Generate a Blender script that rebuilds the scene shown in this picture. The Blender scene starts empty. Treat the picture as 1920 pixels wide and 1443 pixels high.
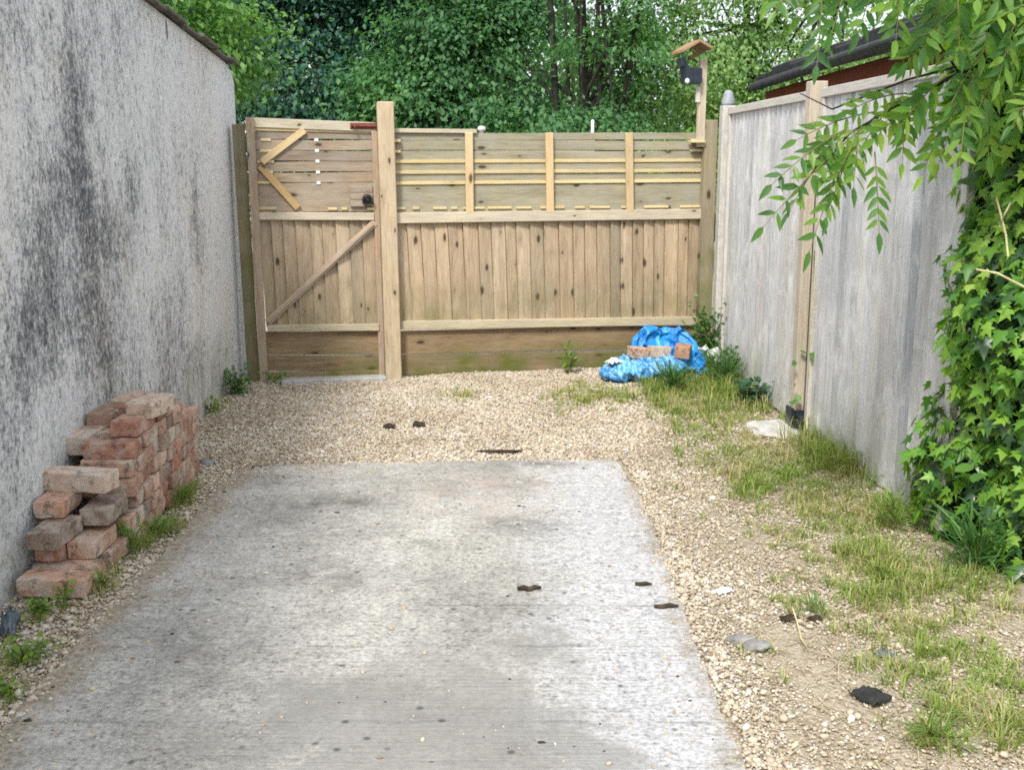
import bpy, bmesh, math, random
import numpy as np
from mathutils import Vector, Matrix, noise as mnoise
R = math.radians
rng = np.random.default_rng(7)
random.seed(7)
scene = bpy.context.scene
COL = scene.collection

# ------------------------------------------------------------------ camera
F = 2050.0                      # focal length in photograph pixels (1920 wide)
TH = math.atan(411.5 / F)       # pitch below the horizon
H = 1.55                        # eye height
cth, sth = math.cos(TH), math.sin(TH)
cd = bpy.data.cameras.new('camera')
cam = bpy.data.objects.new('camera', cd)
COL.objects.link(cam)
cam.location = (0, 0, H)
cam.rotation_euler = (R(90) - TH, 0, 0)
cd.sensor_width = 36
cd.lens = 36 * F / 1920
cd.clip_start = 0.05
cd.clip_end = 2000
scene.camera = cam

def ray(px, py):
    x = (px - 960) / F
    y = -(py - 721.5) / F
    return (x, cth + y * sth, -sth + y * cth)

def G(px, py, z=0.0):           # survey a point on level z from the photograph
    d = ray(px, py)
    t = (z - H) / d[2]
    return Vector((d[0] * t, d[1] * t, z))

def D(px, py, Y):               # survey a point at distance Y
    d = ray(px, py)
    t = Y / d[1]
    return Vector((d[0] * t, Y, H + d[2] * t))

# ------------------------------------------------------------------ materials
class Mat:
    def __init__(s, name):
        s.m = bpy.data.materials.new(name)
        s.m.use_nodes = True
        s.t = s.m.node_tree
        s.t.nodes.clear()
        s.out = s.t.nodes.new('ShaderNodeOutputMaterial')
    def n(s, typ, **kw):
        nd = s.t.nodes.new(typ)
        for k, v in kw.items():
            setattr(nd, k, v)
        return nd
    def put(s, sock, v):
        if v is None:
            return
        if isinstance(v, bpy.types.NodeSocket):
            s.t.links.new(v, sock)
        else:
            if sock.type == 'RGBA' and len(v) == 3:
                v = (*v, 1)
            sock.default_value = v
    def coord(s):
        return s.n('ShaderNodeTexCoord').outputs['Object']
    def island(s):
        return s.n('ShaderNodeNewGeometry').outputs['Random Per Island']
    def objrand(s):
        return s.n('ShaderNodeObjectInfo').outputs['Random']
    def map(s, vec, scale=(1, 1, 1), loc=(0, 0, 0), rot=(0, 0, 0)):
        nd = s.n('ShaderNodeMapping')
        s.put(nd.inputs['Vector'], vec)
        s.put(nd.inputs['Location'], loc)
        nd.inputs['Rotation'].default_value = rot
        nd.inputs['Scale'].default_value = scale
        return nd.outputs[0]
    def noise(s, vec, scale=5, detail=4, rough=.55, dist=0.0):
        nd = s.n('ShaderNodeTexNoise')
        s.put(nd.inputs['Vector'], vec)
        nd.inputs['Scale'].default_value = scale
        nd.inputs['Detail'].default_value = detail
        nd.inputs['Roughness'].default_value = rough
        nd.inputs['Distortion'].default_value = dist
        return nd.outputs['Fac']
    def vor(s, vec, scale=5, feature='F1', out='Distance', rnd=1.0, dim='3D'):
        nd = s.n('ShaderNodeTexVoronoi', feature=feature, voronoi_dimensions=dim)
        s.put(nd.inputs['Vector'], vec)
        nd.inputs['Scale'].default_value = scale
        nd.inputs['Randomness'].default_value = rnd
        return nd.outputs[out]
    def ramp(s, fac, stops, interp='LINEAR'):
        nd = s.n('ShaderNodeValToRGB')
        nd.color_ramp.interpolation = interp
        el = nd.color_ramp.elements
        while len(el) < len(stops):
            el.new(.5)
        for e, (p, c) in zip(el, stops):
            e.position = p
            if not hasattr(c, '__len__'):
                c = (c, c, c)
            e.color = (*c, 1)
        s.put(nd.inputs[0], fac)
        return nd.outputs[0]
    def mix(s, fac, a, b, mode='MIX'):
        nd = s.n('ShaderNodeMix', data_type='RGBA', blend_type=mode)
        s.put(nd.inputs[0], fac)
        s.put(nd.inputs[6], a)
        s.put(nd.inputs[7], b)
        return nd.outputs[2]
    def math(s, op, a, b=None, c=None, clamp=False):
        nd = s.n('ShaderNodeMath', operation=op, use_clamp=clamp)
        for i, v in enumerate((a, b, c)):
            s.put(nd.inputs[i], v)
        return nd.outputs[0]
    def vmath(s, op, a, b=None):
        nd = s.n('ShaderNodeVectorMath', operation=op)
        s.put(nd.inputs[0], a)
        if b is not None:
            s.put(nd.inputs[1], b)
        return nd.outputs['Value'] if op in ('LENGTH', 'DISTANCE') else nd.outputs[0]
    def sep(s, vec):
        nd = s.n('ShaderNodeSeparateXYZ')
        s.put(nd.inputs[0], vec)
        return nd.outputs
    def comb(s, x, y, z):
        nd = s.n('ShaderNodeCombineXYZ')
        for i, v in enumerate((x, y, z)):
            s.put(nd.inputs[i], v)
        return nd.outputs[0]
    def blob(s, vec, c, r):     # soft 0..1 patch centred on c with radii r
        w = s.map(s.vmath('SUBTRACT', vec, c), scale=tuple(1 / q for q in r))
        l = s.vmath('LENGTH', w)
        return s.ramp(l, [(0, 1), (1, 0)], 'EASE')
    def bump(s, h, strength=.5, dist=.01, normal=None):
        nd = s.n('ShaderNodeBump')
        nd.inputs['Strength'].default_value = strength
        nd.inputs['Distance'].default_value = dist
        s.put(nd.inputs['Height'], h)
        s.put(nd.inputs['Normal'], normal)
        return nd.outputs[0]
    def done(s, color, rough=.8, normal=None, spec=.3, metal=0.0):
        b = s.n('ShaderNodeBsdfPrincipled')
        s.put(b.inputs['Base Color'], color)
        s.put(b.inputs['Roughness'], rough)
        s.put(b.inputs['Normal'], normal)
        b.inputs['Specular IOR Level'].default_value = spec
        b.inputs['Metallic'].default_value = metal
        s.t.links.new(b.outputs[0], s.out.inputs[0])
        return s.m
    def leafdone(s, color, tcolor, trans=.35, rough=.45, spec=.35):
        b = s.n('ShaderNodeBsdfPrincipled')
        s.put(b.inputs['Base Color'], color)
        b.inputs['Roughness'].default_value = rough
        b.inputs['Specular IOR Level'].default_value = spec
        t = s.n('ShaderNodeBsdfTranslucent')
        s.put(t.inputs[0], tcolor)
        mx = s.n('ShaderNodeMixShader')
        mx.inputs[0].default_value = trans
        s.t.links.new(b.outputs[0], mx.inputs[1])
        s.t.links.new(t.outputs[0], mx.inputs[2])
        s.t.links.new(mx.outputs[0], s.out.inputs[0])
        return s.m

def wood(name, axis, light, dark, var=.35, knots=.5, green=0.0, gz=(0.0, .6), grey=0.0, bumpy=.35, chalk=0.0):
    """weathered timber; grain runs along the given local axis; each board is an island with its own tint"""
    m = Mat(name)
    co = m.coord()
    isl = m.island()
    ob = m.objrand()
    off = m.math('ADD', m.math('MULTIPLY', isl, 37.0), m.math('MULTIPLY', ob, 91.0))
    v = m.vmath('ADD', co, m.comb(off, 0, m.math('MULTIPLY', off, .71)))
    sc = {'x': (1.0, 11, 11), 'z': (11, 11, 1.0)}[axis]
    vv = m.map(v, scale=sc)
    g1 = m.noise(vv, 9, 5, .65, .25)
    g2 = m.noise(vv, 1.6, 3, .5, .4)
    f = m.math('ADD', m.math('MULTIPLY', g1, .6), m.math('MULTIPLY', g2, .4))
    col = m.ramp(f, [(.33, dark), (.5, tuple((a * .45 + b * .55) for a, b in zip(dark, light))), (.66, light)])
    tint = m.ramp(m.math('FRACT', m.math('ADD', m.math('MULTIPLY', isl, 7.3), ob)),
                  [(0, (1 - var, 1 - var * .95, 1 - var * .9)), (.35, (1, .96, .9)), (.7, (1 - var * .5, 1 - var * .55, 1 - var * .62)), (1, (1.0, 1.0, 1.0))])
    col = m.mix(1.0, col, tint, 'MULTIPLY')
    if grey:
        gn = m.ramp(m.noise(m.map(v, scale=(2, 2, 1.2)), 2.2, 4), [(.38, 0), (.65, 1)])
        col = m.mix(m.math('MULTIPLY', gn, grey), col, (.33, .33, .31))
    if knots:
        vx, vy, vz = m.sep(m.vmath('ADD', v, m.comb(m.math('MULTIPLY', g2, .05), 0, m.math('MULTIPLY', g2, .05))))
        ka, kb = {'x': (4.2, 10), 'z': (10, 4.6)}[axis]
        kv = m.comb(m.math('MULTIPLY', vx, ka), m.math('MULTIPLY', vz, kb), 0)
        kd = m.vor(kv, 1.0, dim='2D')
        kcc = m.sep(m.vor(kv, 1.0, out='Color', dim='2D'))
        kc, kcg = kcc[0], kcc[1]
        k = m.math('MULTIPLY', m.ramp(m.math('DIVIDE', kd, m.math('ADD', .02, m.math('MULTIPLY', kcg, .17))), [(.5, 1), (1, 0)]), m.math('GREATER_THAN', kc, 1 - knots * .8))
        halo = m.math('MULTIPLY', m.ramp(kd, [(.08, 1), (.36, 0)]), m.math('GREATER_THAN', kc, 1 - knots * .8))
        col = m.mix(m.math('MULTIPLY', halo, .35), col, tuple(d * .8 for d in dark))
        col = m.mix(m.math('MULTIPLY', k, .85), col, (.035, .022, .014))
    if chalk:
        cn = m.ramp(m.noise(m.map(m.coord(), scale=(3, 3, 1.6)), 2.4, 6, .72, .6), [(.50, 0), (.66, 1)])
        col = m.mix(m.math('MULTIPLY', cn, chalk), col, (.80, .81, .82))
    if green:
        geo = m.n('ShaderNodeNewGeometry').outputs['Position']
        z = m.sep(geo)[2]
        mask = m.ramp(z, [(max(gz[0], 0), 1), (gz[1], 0)])
        gn = m.ramp(m.noise(geo, 3.2, 4, .6), [(.36, 0), (.62, 1)])
        gf = m.math('MULTIPLY', m.math('MULTIPLY', mask, gn), green)
        col = m.mix(gf, col, (.10, .125, .02))
    nrm = m.bump(m.math('ADD', g1, m.math('MULTIPLY', g2, .3)), bumpy, .004)
    return m.done(col, .82, nrm, .2)

def plain(name, a, b, scale=8, rough=.6, spec=.4, metal=0.0, bumpy=.2, bd=.004, detail=5):
    m = Mat(name)
    n = m.noise(m.coord(), scale, detail, .6)
    return m.done(m.ramp(n, [(.32, a), (.68, b)]), rough, m.bump(n, bumpy, bd), spec, metal)

def leafmat(name, stops, trans=.35, tgain=(1.25, 1.35, .6), rough=.45, nscale=1.5, spec=.35, mixn=.45):
    m = Mat(name)
    isl = m.island()
    big = m.ramp(m.noise(m.coord(), nscale, 2), [(.3, 0), (.7, 1)])
    f = m.math('ADD', m.math('MULTIPLY', isl, 1 - mixn), m.math('MULTIPLY', big, mixn))
    col = m.ramp(f, stops)
    t = m.mix(1.0, col, tgain, 'MULTIPLY')
    return m.leafdone(col, t, trans, rough, spec)

MT = {}
# ---- timber
MT['board_z'] = wood('weathered_board', 'z', (.65, .535, .385), (.33, .245, .16), .40, .42, .55, (.35, .80), .15)
MT['board_x'] = wood('weathered_slat', 'x', (.45, .425, .30), (.215, .20, .135), .3, .30, .35, (.2, 1.9), .45)
MT['slat_x'] = wood('gate_slat', 'x', (.46, .375, .28), (.22, .17, .125), .3, .4, .0, (.2, 1.9), .35)
MT['base_x'] = wood('gravel_board', 'x', (.37, .275, .165), (.16, .11, .065), .25, .6, .95, (.05, .26), .1)
MT['rail_x'] = wood('pale_rail', 'x', (.66, .61, .49), (.42, .37, .28), .2, .2, .35, (.9, 1.5), .25)
MT['raillow_x'] = wood('pale_low_rail', 'x', (.66, .60, .45), (.42, .36, .25), .2, .2, .3, (.2, .6), .2)
MT['stile_x'] = wood('stile', 'x', (.50, .395, .29), (.26, .195, .14), .15, .15, .0, (0, 1), .3)
MT['post_x'] = wood('square_post', 'x', (.63, .52, .36), (.36, .275, .175), .1, .25, .35, (.0, .35), .12)
MT['mossy_x'] = wood('mossy_post', 'x', (.27, .235, .135), (.11, .105, .05), .1, .15, .6, (.9, 2.0), .3)
MT['mossyr_x'] = wood('mossy_corner_post', 'x', (.36, .31, .20), (.18, .15, .09), .1, .2, .55, (.9, 2.0), .3)
MT['new_x'] = wood('new_batten', 'x', (.68, .54, .33), (.52, .38, .20), .14, .3, .0, (0, 1), .0, .15)
MT['newdim_x'] = wood('new_brace', 'x', (.57, .42, .215), (.38, .26, .12), .14, .2, .0, (0, 1), .0, .15)
MT['yellow_x'] = wood('yellow_batten', 'x', (.76, .65, .40), (.58, .46, .24), .12, .15, .15, (1.2, 2), .0, .15)
MT['brace_x'] = wood('long_brace', 'x', (.60, .48, .36), (.32, .24, .17), .1, .1, .0, (0, 1), .3)
MT['grey_z'] = wood('silvered_board', 'z', (.67, .69, .71), (.37, .378, .388), .32, .0, .5, (.0, .40), .0, .6, .5)
MT['greyframe_x'] = wood('silvered_frame', 'x', (.68, .67, .65), (.48, .47, .45), .1, .1, .0, (0, 1), .2)
MT['fpost_x'] = wood('fence_post_wood', 'x', (.62, .555, .45), (.40, .345, .265), .05, .1, .0, (0, 1), .2)
MT['red_x'] = wood('red_brown_board', 'x', (.20, .058, .026), (.10, .026, .013), .2, .0, .0, (0, 1), .0)
MT['darkred_x'] = wood('dark_red_cladding', 'x', (.085, .02, .013), (.045, .012, .009), .2, .0, .0, (0, 1), .0)
MT['darkbrown_x'] = wood('post_shade_brown', 'x', (.13, .095, .06), (.06, .045, .03), .1, .1, .0, (0, 1), .0)  # brown that puts the fence post's shade into colour
MT['feeder_x'] = wood('feeder_wood', 'x', (.40, .27, .15), (.22, .13, .07), .15, .1, .0, (0, 1), .1)
# ---- metals, plastics, concrete
MT['black'] = plain('black_iron', (.008, .009, .012), (.03, .03, .035), 30, .45, .5)
MT['rust'] = plain('rusty_iron', (.11, .032, .02), (.23, .075, .05), 40, .75, .3, 0, .4)
MT['blackplastic'] = plain('dark_plastic', (.012, .018, .028), (.03, .042, .06), 12, .4, .5)
MT['white'] = plain('white_plastic', (.72, .74, .74), (.82, .84, .84), 12, .4, .5)
MT['capgrey'] = plain('grey_cap', (.22, .25, .28), (.36, .39, .42), 18, .6, .3)
MT['palepost'] = plain('pale_concrete', (.42, .42, .39), (.58, .57, .53), 22, .9, .2, 0, .4)
MT['footing'] = plain('footing_concrete', (.40, .39, .36), (.62, .61, .58), 14, .95, .2, 0, .5, .01)
MT['step'] = plain('step_concrete', (.34, .34, .33), (.5, .5, .48), 20, .9, .2, 0, .3)
MT['roofing'] = plain('black_roofing', (.012, .014, .017), (.04, .042, .046), 16, .6, .4)
MT['verge'] = plain('dark_verge', (.07, .07, .062), (.17, .165, .14), 14, .9, .2, 0, .5)
MT['bark'] = plain('bark', (.016, .017, .014), (.045, .045, .036), 9, .95, .1, 0, .8, .02)
MT['twig'] = plain('green_twig', (.10, .11, .035), (.2, .19, .07), 20, .7, .2)
MT['cane'] = plain('pale_cane', (.48, .44, .24), (.68, .62, .38), 20, .7, .2)
MT['scrapdark'] = plain('dark_scrap', (.012, .013, .013), (.04, .04, .038), 30, .7, .3)
MT['stick'] = plain('dead_twig', (.03, .025, .018), (.09, .07, .05), 40, .9, .1)
MT['scrapblue'] = plain('slate_blue_scrap', (.05, .07, .085), (.13, .165, .18), 20, .5, .4)
MT['scrapwhite'] = plain('white_scrap', (.62, .63, .62), (.8, .8, .79), 18, .6, .3, 0, .4)
MT['stone'] = plain('grey_stone', (.13, .13, .13), (.33, .32, .31), 26, .9, .2, 0, .6, .01)
MT['dirt'] = plain('leaf_litter', (.025, .02, .014), (.07, .055, .04), 40, .95, .1)

def mat_render():
    m = Mat('roughcast_render')
    co = m.coord()                                    # x runs towards the gate (0 at the far corner), z up
    streak = m.noise(m.map(co, scale=(2.2, 1, .8)), 1.9, 5, .62, .5)
    streak2 = m.noise(m.map(co, scale=(5, 1, 2.4), loc=(3, 0, 7)), 2.2, 5, .65, .4)
    cloud = m.noise(co, 1.3, 5, .6, .3)
    speck = m.noise(m.map(co, scale=(1.3, 1, .85)), 42, 4, .8)
    speck2 = m.noise(m.map(co, scale=(1.3, 1, .75), loc=(5, 5, 5)), 17, 5, .8)
    grime = m.math('ADD', m.math('MULTIPLY', streak, .5), m.math('MULTIPLY', cloud, .3))
    grime = m.math('ADD', grime, m.math('MULTIPLY', streak2, .2))
    B = []
    for u, z, ru, rz, a in [(3.30, 1.80, .28, .75, .20), (3.55, 1.38, .75, .42, .16), (3.05, 1.15, .6, .42, .15),
                            (2.66, 1.40, .30, .35, .13), (3.75, .95, .8, .40, .15), (3.2, .68, .65, .42, .17),
                            (4.2, .70, .5, .5, .09), (2.2, .70, .7, .35, .06), (1.35, 1.35, .2, .5, .06), (1.9, .35, 1.1, .3, .05), (3.9, 2.1, .6, .25, .07)]:
        B.append(m.math('MULTIPLY', m.blob(co, (-u, 0, z), (ru, 99, rz)), a * 1.3))
    for u, z, ru, rz, a in [(.45, 1.3, .75, 1.6, -.20), (1.5, 1.95, .9, .5, -.10), (1.1, .7, .6, .5, -.07), (2.35, 1.95, .5, .4, -.06), (4.35, 1.2, .35, .6, -.1), (3.0, 1.9, .1, .4, -.06), (4.1, 2.0, .4, .25, -.03)]:
        B.append(m.math('MULTIPLY', m.blob(co, (-u, 0, z), (ru, 99, rz)), a))
    g = grime
    for b in B:
        g = m.math('ADD', g, b)
    g = m.math('ADD', g, m.math('MULTIPLY', m.math('SUBTRACT', speck, .5), .9))
    g = m.math('ADD', g, m.math('MULTIPLY', m.math('SUBTRACT', speck2, .5), 1.0))
    col = m.ramp(g, [(.43, (.80, .803, .80)), (.55, (.63, .635, .632)), (.65, (.37, .375, .378)), (.75, (.19, .195, .206)), (.92, (.08, .084, .095))])
    dab = m.noise(m.map(co, scale=(1.25, 1, .8), loc=(2, 9, 4)), 31, 4, .8)
    col = m.mix(m.ramp(dab, [(.53, 0), (.60, .62)]), col, (.72, .72, .71))
    col = m.mix(m.ramp(m.noise(m.map(co, scale=(1.2, 1, .8), loc=(8, 1, 1)), 26, 4, .8), [(.545, 0), (.62, .5)]), col, (.12, .122, .128))
    warm = m.ramp(m.noise(m.map(co, scale=(1.5, 1, .6), loc=(9, 2, 4)), 1.7, 4), [(.48, 0), (.68, 1)])
    col = m.mix(m.math('MULTIPLY', warm, .28), col, m.mix(1.0, col, (1.0, .86, .66), 'MULTIPLY'))
    z = m.sep(co)[2]
    alg = m.math('MULTIPLY', m.ramp(z, [(.02, 1), (.55, 0)]), m.ramp(m.noise(m.map(co, scale=(1, 1, .5)), 2.6, 4), [(.42, 0), (.62, 1)]))
    col = m.mix(m.math('MULTIPLY', alg, .45), col, (.20, .21, .10))
    # the missing mortar under the verge
    k = m.math('GREATER_THAN', m.math('ADD', m.blob(co, (-1.76, 0, 2.30), (.05, 99, .13)), m.math('MULTIPLY', speck2, .3)), .72)
    col = m.mix(m.math('MULTIPLY', k, .8), col, (.10, .09, .075))
    hgt = m.math('ADD', speck, m.math('MULTIPLY', speck2, 1.1))
    return m.done(col, .95, m.bump(hgt, .75, .016), .1)
MT['render'] = mat_render()

def mat_slab():
    m = Mat('worn_concrete')
    co = m.coord()
    x, y, _ = m.sep(co)
    agg = m.noise(co, 60, 3, .75)
    agg2 = m.noise(co, 22, 4, .75)
    cl = m.noise(co, 1.5, 6, .65, .4)
    mid = m.noise(m.map(co, scale=(1, .7, 1), loc=(4, 4, 0)), 5, 5, .65, .3)
    lines = m.noise(m.map(co, scale=(.6, 22, 1)), 3.0, 5, .65)
    wob = m.math('MULTIPLY', m.math('SUBTRACT', mid, .5), 2.2)
    dm = m.math('ADD', m.blob(co, (-.16, 2.72, 0), (.80, .95, 9)), wob)
    dm = m.math('ADD', dm, m.math('MULTIPLY', m.blob(co, (-.8, 2.75, 0), (.8, .7, 9)), .35))
    dm = m.math('ADD', dm, m.math('MULTIPLY', m.blob(co, (.1, 3.5, 0), (.22, .45, 9)), .55))
    damp = m.ramp(dm, [(.24, 0), (.68, 1)])
    strip = m.ramp(m.math('ADD', x, m.math('MULTIPLY', m.math('SUBTRACT', m.noise(co, 2.2, 6, .68), .5), .9)), [(.02, 0), (.30, 1)])
    base = m.ramp(m.math('ADD', m.math('MULTIPLY', cl, .6), m.math('MULTIPLY', mid, .4)), [(.36, (.28, .272, .248)), (.48, (.395, .384, .35)), (.61, (.51, .498, .458))])
    base = m.mix(m.math('MULTIPLY', strip, .7), base, (.52, .525, .54))
    a = m.math('ADD', m.math('MULTIPLY', agg, .6), m.math('MULTIPLY', agg2, .4))
    spk = m.ramp(a, [(.34, .28), (.45, .76), (.55, 1.07), (.68, 1.45)])
    base = m.mix(m.math('SUBTRACT', 1.0, m.math('MULTIPLY', damp, .35)), base, m.mix(1.0, base, spk, 'MULTIPLY'))
    base = m.mix(m.math('MULTIPLY', damp, .66), base, (.20, .197, .182))
    ln = m.ramp(lines, [(.36, 0.0), (.44, 1)])
    lm = m.math('MULTIPLY', m.math('SUBTRACT', 1.0, ln), m.ramp(m.noise(co, 2.5, 3), [(.45, .0), (.62, .30)]))
    base = m.mix(lm, base, (.12, .118, .108))
    pink = m.math('MULTIPLY', m.blob(co, (-.15, 5.1, 0), (.6, .7, 9)), m.ramp(m.noise(co, 6, 4), [(.42, 0), (.65, 1)]))
    base = m.mix(m.math('MULTIPLY', pink, .5), base, (.47, .365, .30))
    for c, r, k in [((-.85, 4.92, 0), (.50, .22, 9), .55), ((.02, 4.6, 0), (.36, .20, 9), .5), ((.03, 5.25, 0), (.28, .26, 9), .4), ((-.75, 4.0, 0), (.5, .3, 9), .35), ((.1, 5.6, 0), (.4, .14, 9), .5), ((-1.0, 3.4, 0), (.4, .35, 9), .3), ((-1.2, 5.3, 0), (.3, .2, 9), .4)]:
        s1 = m.math('MULTIPLY', m.blob(co, c, r), m.ramp(m.noise(co, 9, 6, .7), [(.36, 0), (.58, 1)]))
        base = m.mix(m.math('MULTIPLY', s1, k * 1.4), base, (.10, .098, .09))
    # tamped joint lines across the pour
    for y0, k in ((3.70, .5), (3.36, .45), (2.86, .4), (4.45, .25)):
        dy = m.math('ABSOLUTE', m.math('ADD', m.math('SUBTRACT', y, y0), m.math('MULTIPLY', m.math('SUBTRACT', m.noise(co, 3, 4), .5), .05)))
        g = m.math('MULTIPLY', m.ramp(dy, [(.003, 1), (.012, 0)]), m.ramp(m.noise(co, 5, 3), [(.42, 0), (.56, 1)]))
        base = m.mix(m.math('MULTIPLY', g, k), base, (.10, .098, .09))
    pits = m.vor(co, 15)
    pc = m.sep(m.vor(co, 15, out='Color'))[0]
    pk = m.math('MULTIPLY', m.ramp(pits, [(.08, 1), (.22, 0)]), m.math('GREATER_THAN', pc, .84))
    base = m.mix(m.math('MULTIPLY', pk, .75), base, (.05, .048, .042))
    # soil and fines washed over the edges
    e = m.math('MINIMUM', m.math('MINIMUM', m.math('ADD', x, 1.455), m.math('SUBTRACT', .600, x)), m.math('SUBTRACT', 5.68, y))
    left = m.ramp(x, [(-1.4, 1), (-.6, 0)]) if False else m.math('MULTIPLY', m.math('LESS_THAN', x, -.9), .10)
    e = m.math('SUBTRACT', e, left)
    e = m.math('ADD', e, m.math('MULTIPLY', m.math('SUBTRACT', m.noise(co, 5, 6, .7), .5), .34))
    em = m.ramp(m.math('ADD', e, .1), [(.05, 1), (.16, 0)])
    dirt = m.ramp(m.noise(co, 40, 4, .75), [(.34, (.10, .085, .06)), (.5, (.27, .225, .16)), (.68, (.47, .41, .31))])
    base = m.mix(m.math('MULTIPLY', em, .85), base, dirt)
    h = m.math('ADD', m.math('MULTIPLY', a, m.math('SUBTRACT', 1.0, m.math('MULTIPLY', damp, .7))), m.math('MULTIPLY', lines, .7))
    return m.done(base, m.ramp(damp, [(0, .92), (1, .8)]), m.bump(h, .8, .010), .2)
MT['slab'] = mat_slab()

def mat_ground():
    m = Mat('gravelly_soil')
    co = m.coord()
    v = m.vor(co, 70)
    vc = m.sep(m.vor(co, 70, out='Color'))[0]
    peb = m.ramp(vc, [(0, (.36, .29, .20)), (.4, (.50, .42, .305)), (.75, (.58, .505, .38)), (1, (.62, .57, .47))])
    gap = m.ramp(v, [(.3, 1), (.62, .45)])
    col = m.mix(1.0, peb, gap, 'MULTIPLY')
    gx = m.sep(co)[0]
    soil = m.ramp(m.math('ADD', m.noise(co, 2.0, 5, .65), m.math('MULTIPLY', m.ramp(gx, [(.62, 0), (.85, 1)]), .16)), [(.50, 0), (.62, 1)])
    straw = m.noise(m.map(co, scale=(1, 1, 1), rot=(0, 0, .6)), 55, 4, .8, 1.5)
    scol = m.ramp(straw, [(.34, (.20, .165, .12)), (.5, (.36, .31, .235)), (.66, (.52, .465, .36))])
    col = m.mix(m.math('MULTIPLY', soil, .8), col, scol)
    return m.done(col, .95, m.bump(m.math('SUBTRACT', 1.0, v), .6, .01), .15)
MT['ground'] = mat_ground()

def mat_pebble():
    m = Mat('pebble')
    isl = m.island()
    col = m.ramp(isl, [(0, (.30, .24, .17)), (.14, (.46, .385, .285)), (.42, (.565, .49, .375)), (.64, (.63, .56, .44)), (.8, (.63, .585, .505)), (.9, (.47, .45, .41)), (1, (.71, .69, .64))])
    n = m.noise(m.coord(), 2.0, 4, .6)
    dk = m.ramp(n, [(.36, (1, 1, 1)), (.66, (.80, .76, .70))])
    fine = m.ramp(m.noise(m.coord(), 120, 2), [(.3, .8), (.7, 1.1)])
    col = m.mix(1.0, m.mix(1.0, col, dk, 'MULTIPLY'), fine, 'MULTIPLY')
    return m.done(col, .85, None, .25)
MT['pebble'] = mat_pebble()

def mat_brick(name, a, b, stain=.5):
    m = Mat(name)
    co = m.coord()
    ob = m.objrand()
    v = m.vmath('ADD', co, m.comb(m.math('MULTIPLY', ob, 50), m.math('MULTIPLY', ob, 31), 0))
    n = m.noise(v, 17, 7, .75)
    col = m.ramp(n, [(.32, tuple(q * .8 for q in a)), (.5, tuple((p + q) / 2 for p, q in zip(a, b))), (.68, tuple(q * 1.05 for q in b))])
    hue = m.ramp(ob, [(0, (1.08, .92, .86)), (.3, (.96, 1.0, 1.0)), (.6, (.80, .76, .73)), (1, (1.06, 1.05, 1.02))])
    col = m.mix(1.0, col, hue, 'MULTIPLY')
    mort = m.ramp(m.noise(v, 9, 4, .6, .5), [(.50, 0), (.57, 1)])
    col = m.mix(m.math('MULTIPLY', mort, stain), col, (.56, .52, .45))
    dk = m.ramp(m.noise(m.map(v, loc=(7, 7, 7)), 22, 4, .7), [(.54, 0), (.62, 1)])
    col = m.mix(m.math('MULTIPLY', dk, .6), col, (.09, .07, .055))
    return m.done(col, .93, m.bump(m.math('ADD', n, m.noise(v, 60, 4, .75)), .8, .008), .15)
MT['brick'] = mat_brick('old_brick', (.40, .235, .165), (.59, .405, .305), .5)
MT['brick_red'] = mat_brick('red_brick', (.34, .17, .125), (.50, .285, .21), .35)
MT['brick_pale'] = mat_brick('pale_brick', (.52, .385, .30), (.66, .53, .425), .55)
MT['brick_grey'] = mat_brick('mossy_brick', (.25, .185, .15), (.40, .31, .25), .35)
MT['brick_orange'] = mat_brick('orange_brick', (.44, .25, .17), (.58, .38, .27), .4)

def mat_bag():
    m = Mat('blue_polythene')
    co = m.coord()
    n = m.noise(co, 6, 4, .6)
    col = m.ramp(n, [(.3, (.01, .13, .46)), (.5, (.018, .25, .66)), (.7, (.05, .40, .76))])
    return m.done(col, .35, m.bump(m.noise(co, 22, 4, .6, .6), .5, .02), .5)
MT['bag'] = mat_bag()
def mat_bagprint():
    m = Mat('blue_printed_polythene')
    co = m.coord()
    w = m.noise(m.map(co, scale=(26, 8, 22)), 1.4, 3, .6, .8)
    f = m.ramp(w, [(.46, 0), (.55, 1)])
    z = m.sep(co)[2]
    band = m.ramp(z, [(.0, 0), (.06, 1)])
    col = m.mix(m.math('MULTIPLY', m.math('MULTIPLY', f, band), .7), m.ramp(m.noise(co, 7, 3), [(.3, (.015, .16, .46)), (.7, (.05, .30, .62))]), (.30, .60, .80))
    return m.done(col, .38, m.bump(m.noise(co, 26, 4, .6, .6), .6, .02), .5)
MT['bagprint'] = mat_bagprint()

MT['ivy'] = leafmat('ivy_leaf', [(.15, (.045, .14, .032)), (.4, (.10, .26, .04)), (.65, (.19, .38, .05)), (.90, (.30, .48, .08)), (.93, (.38, .30, .09))], .35, (1.2, 1.3, .5), .4, 2.2)
MT['ivyfresh'] = leafmat('young_ivy_leaf', [(.1, (.10, .26, .035)), (.5, (.20, .40, .05)), (.95, (.36, .54, .09))], .38, (1.2, 1.25, .5), .45, 2.2)
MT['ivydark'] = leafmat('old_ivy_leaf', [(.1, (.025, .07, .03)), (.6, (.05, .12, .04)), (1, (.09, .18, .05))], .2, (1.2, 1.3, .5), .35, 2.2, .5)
MT['bramble'] = leafmat('bramble_leaf', [(.1, (.045, .13, .03)), (.6, (.09, .22, .04)), (1, (.17, .32, .05))], .3, (1.2, 1.3, .5), .45, 4)
MT['ash'] = leafmat('pinnate_leaflet', [(.1, (.04, .12, .04)), (.4, (.08, .20, .045)), (.7, (.17, .32, .055)), (1, (.30, .43, .07))], .5, (1.4, 1.5, .45), .4, 1.6, .45)
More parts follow.
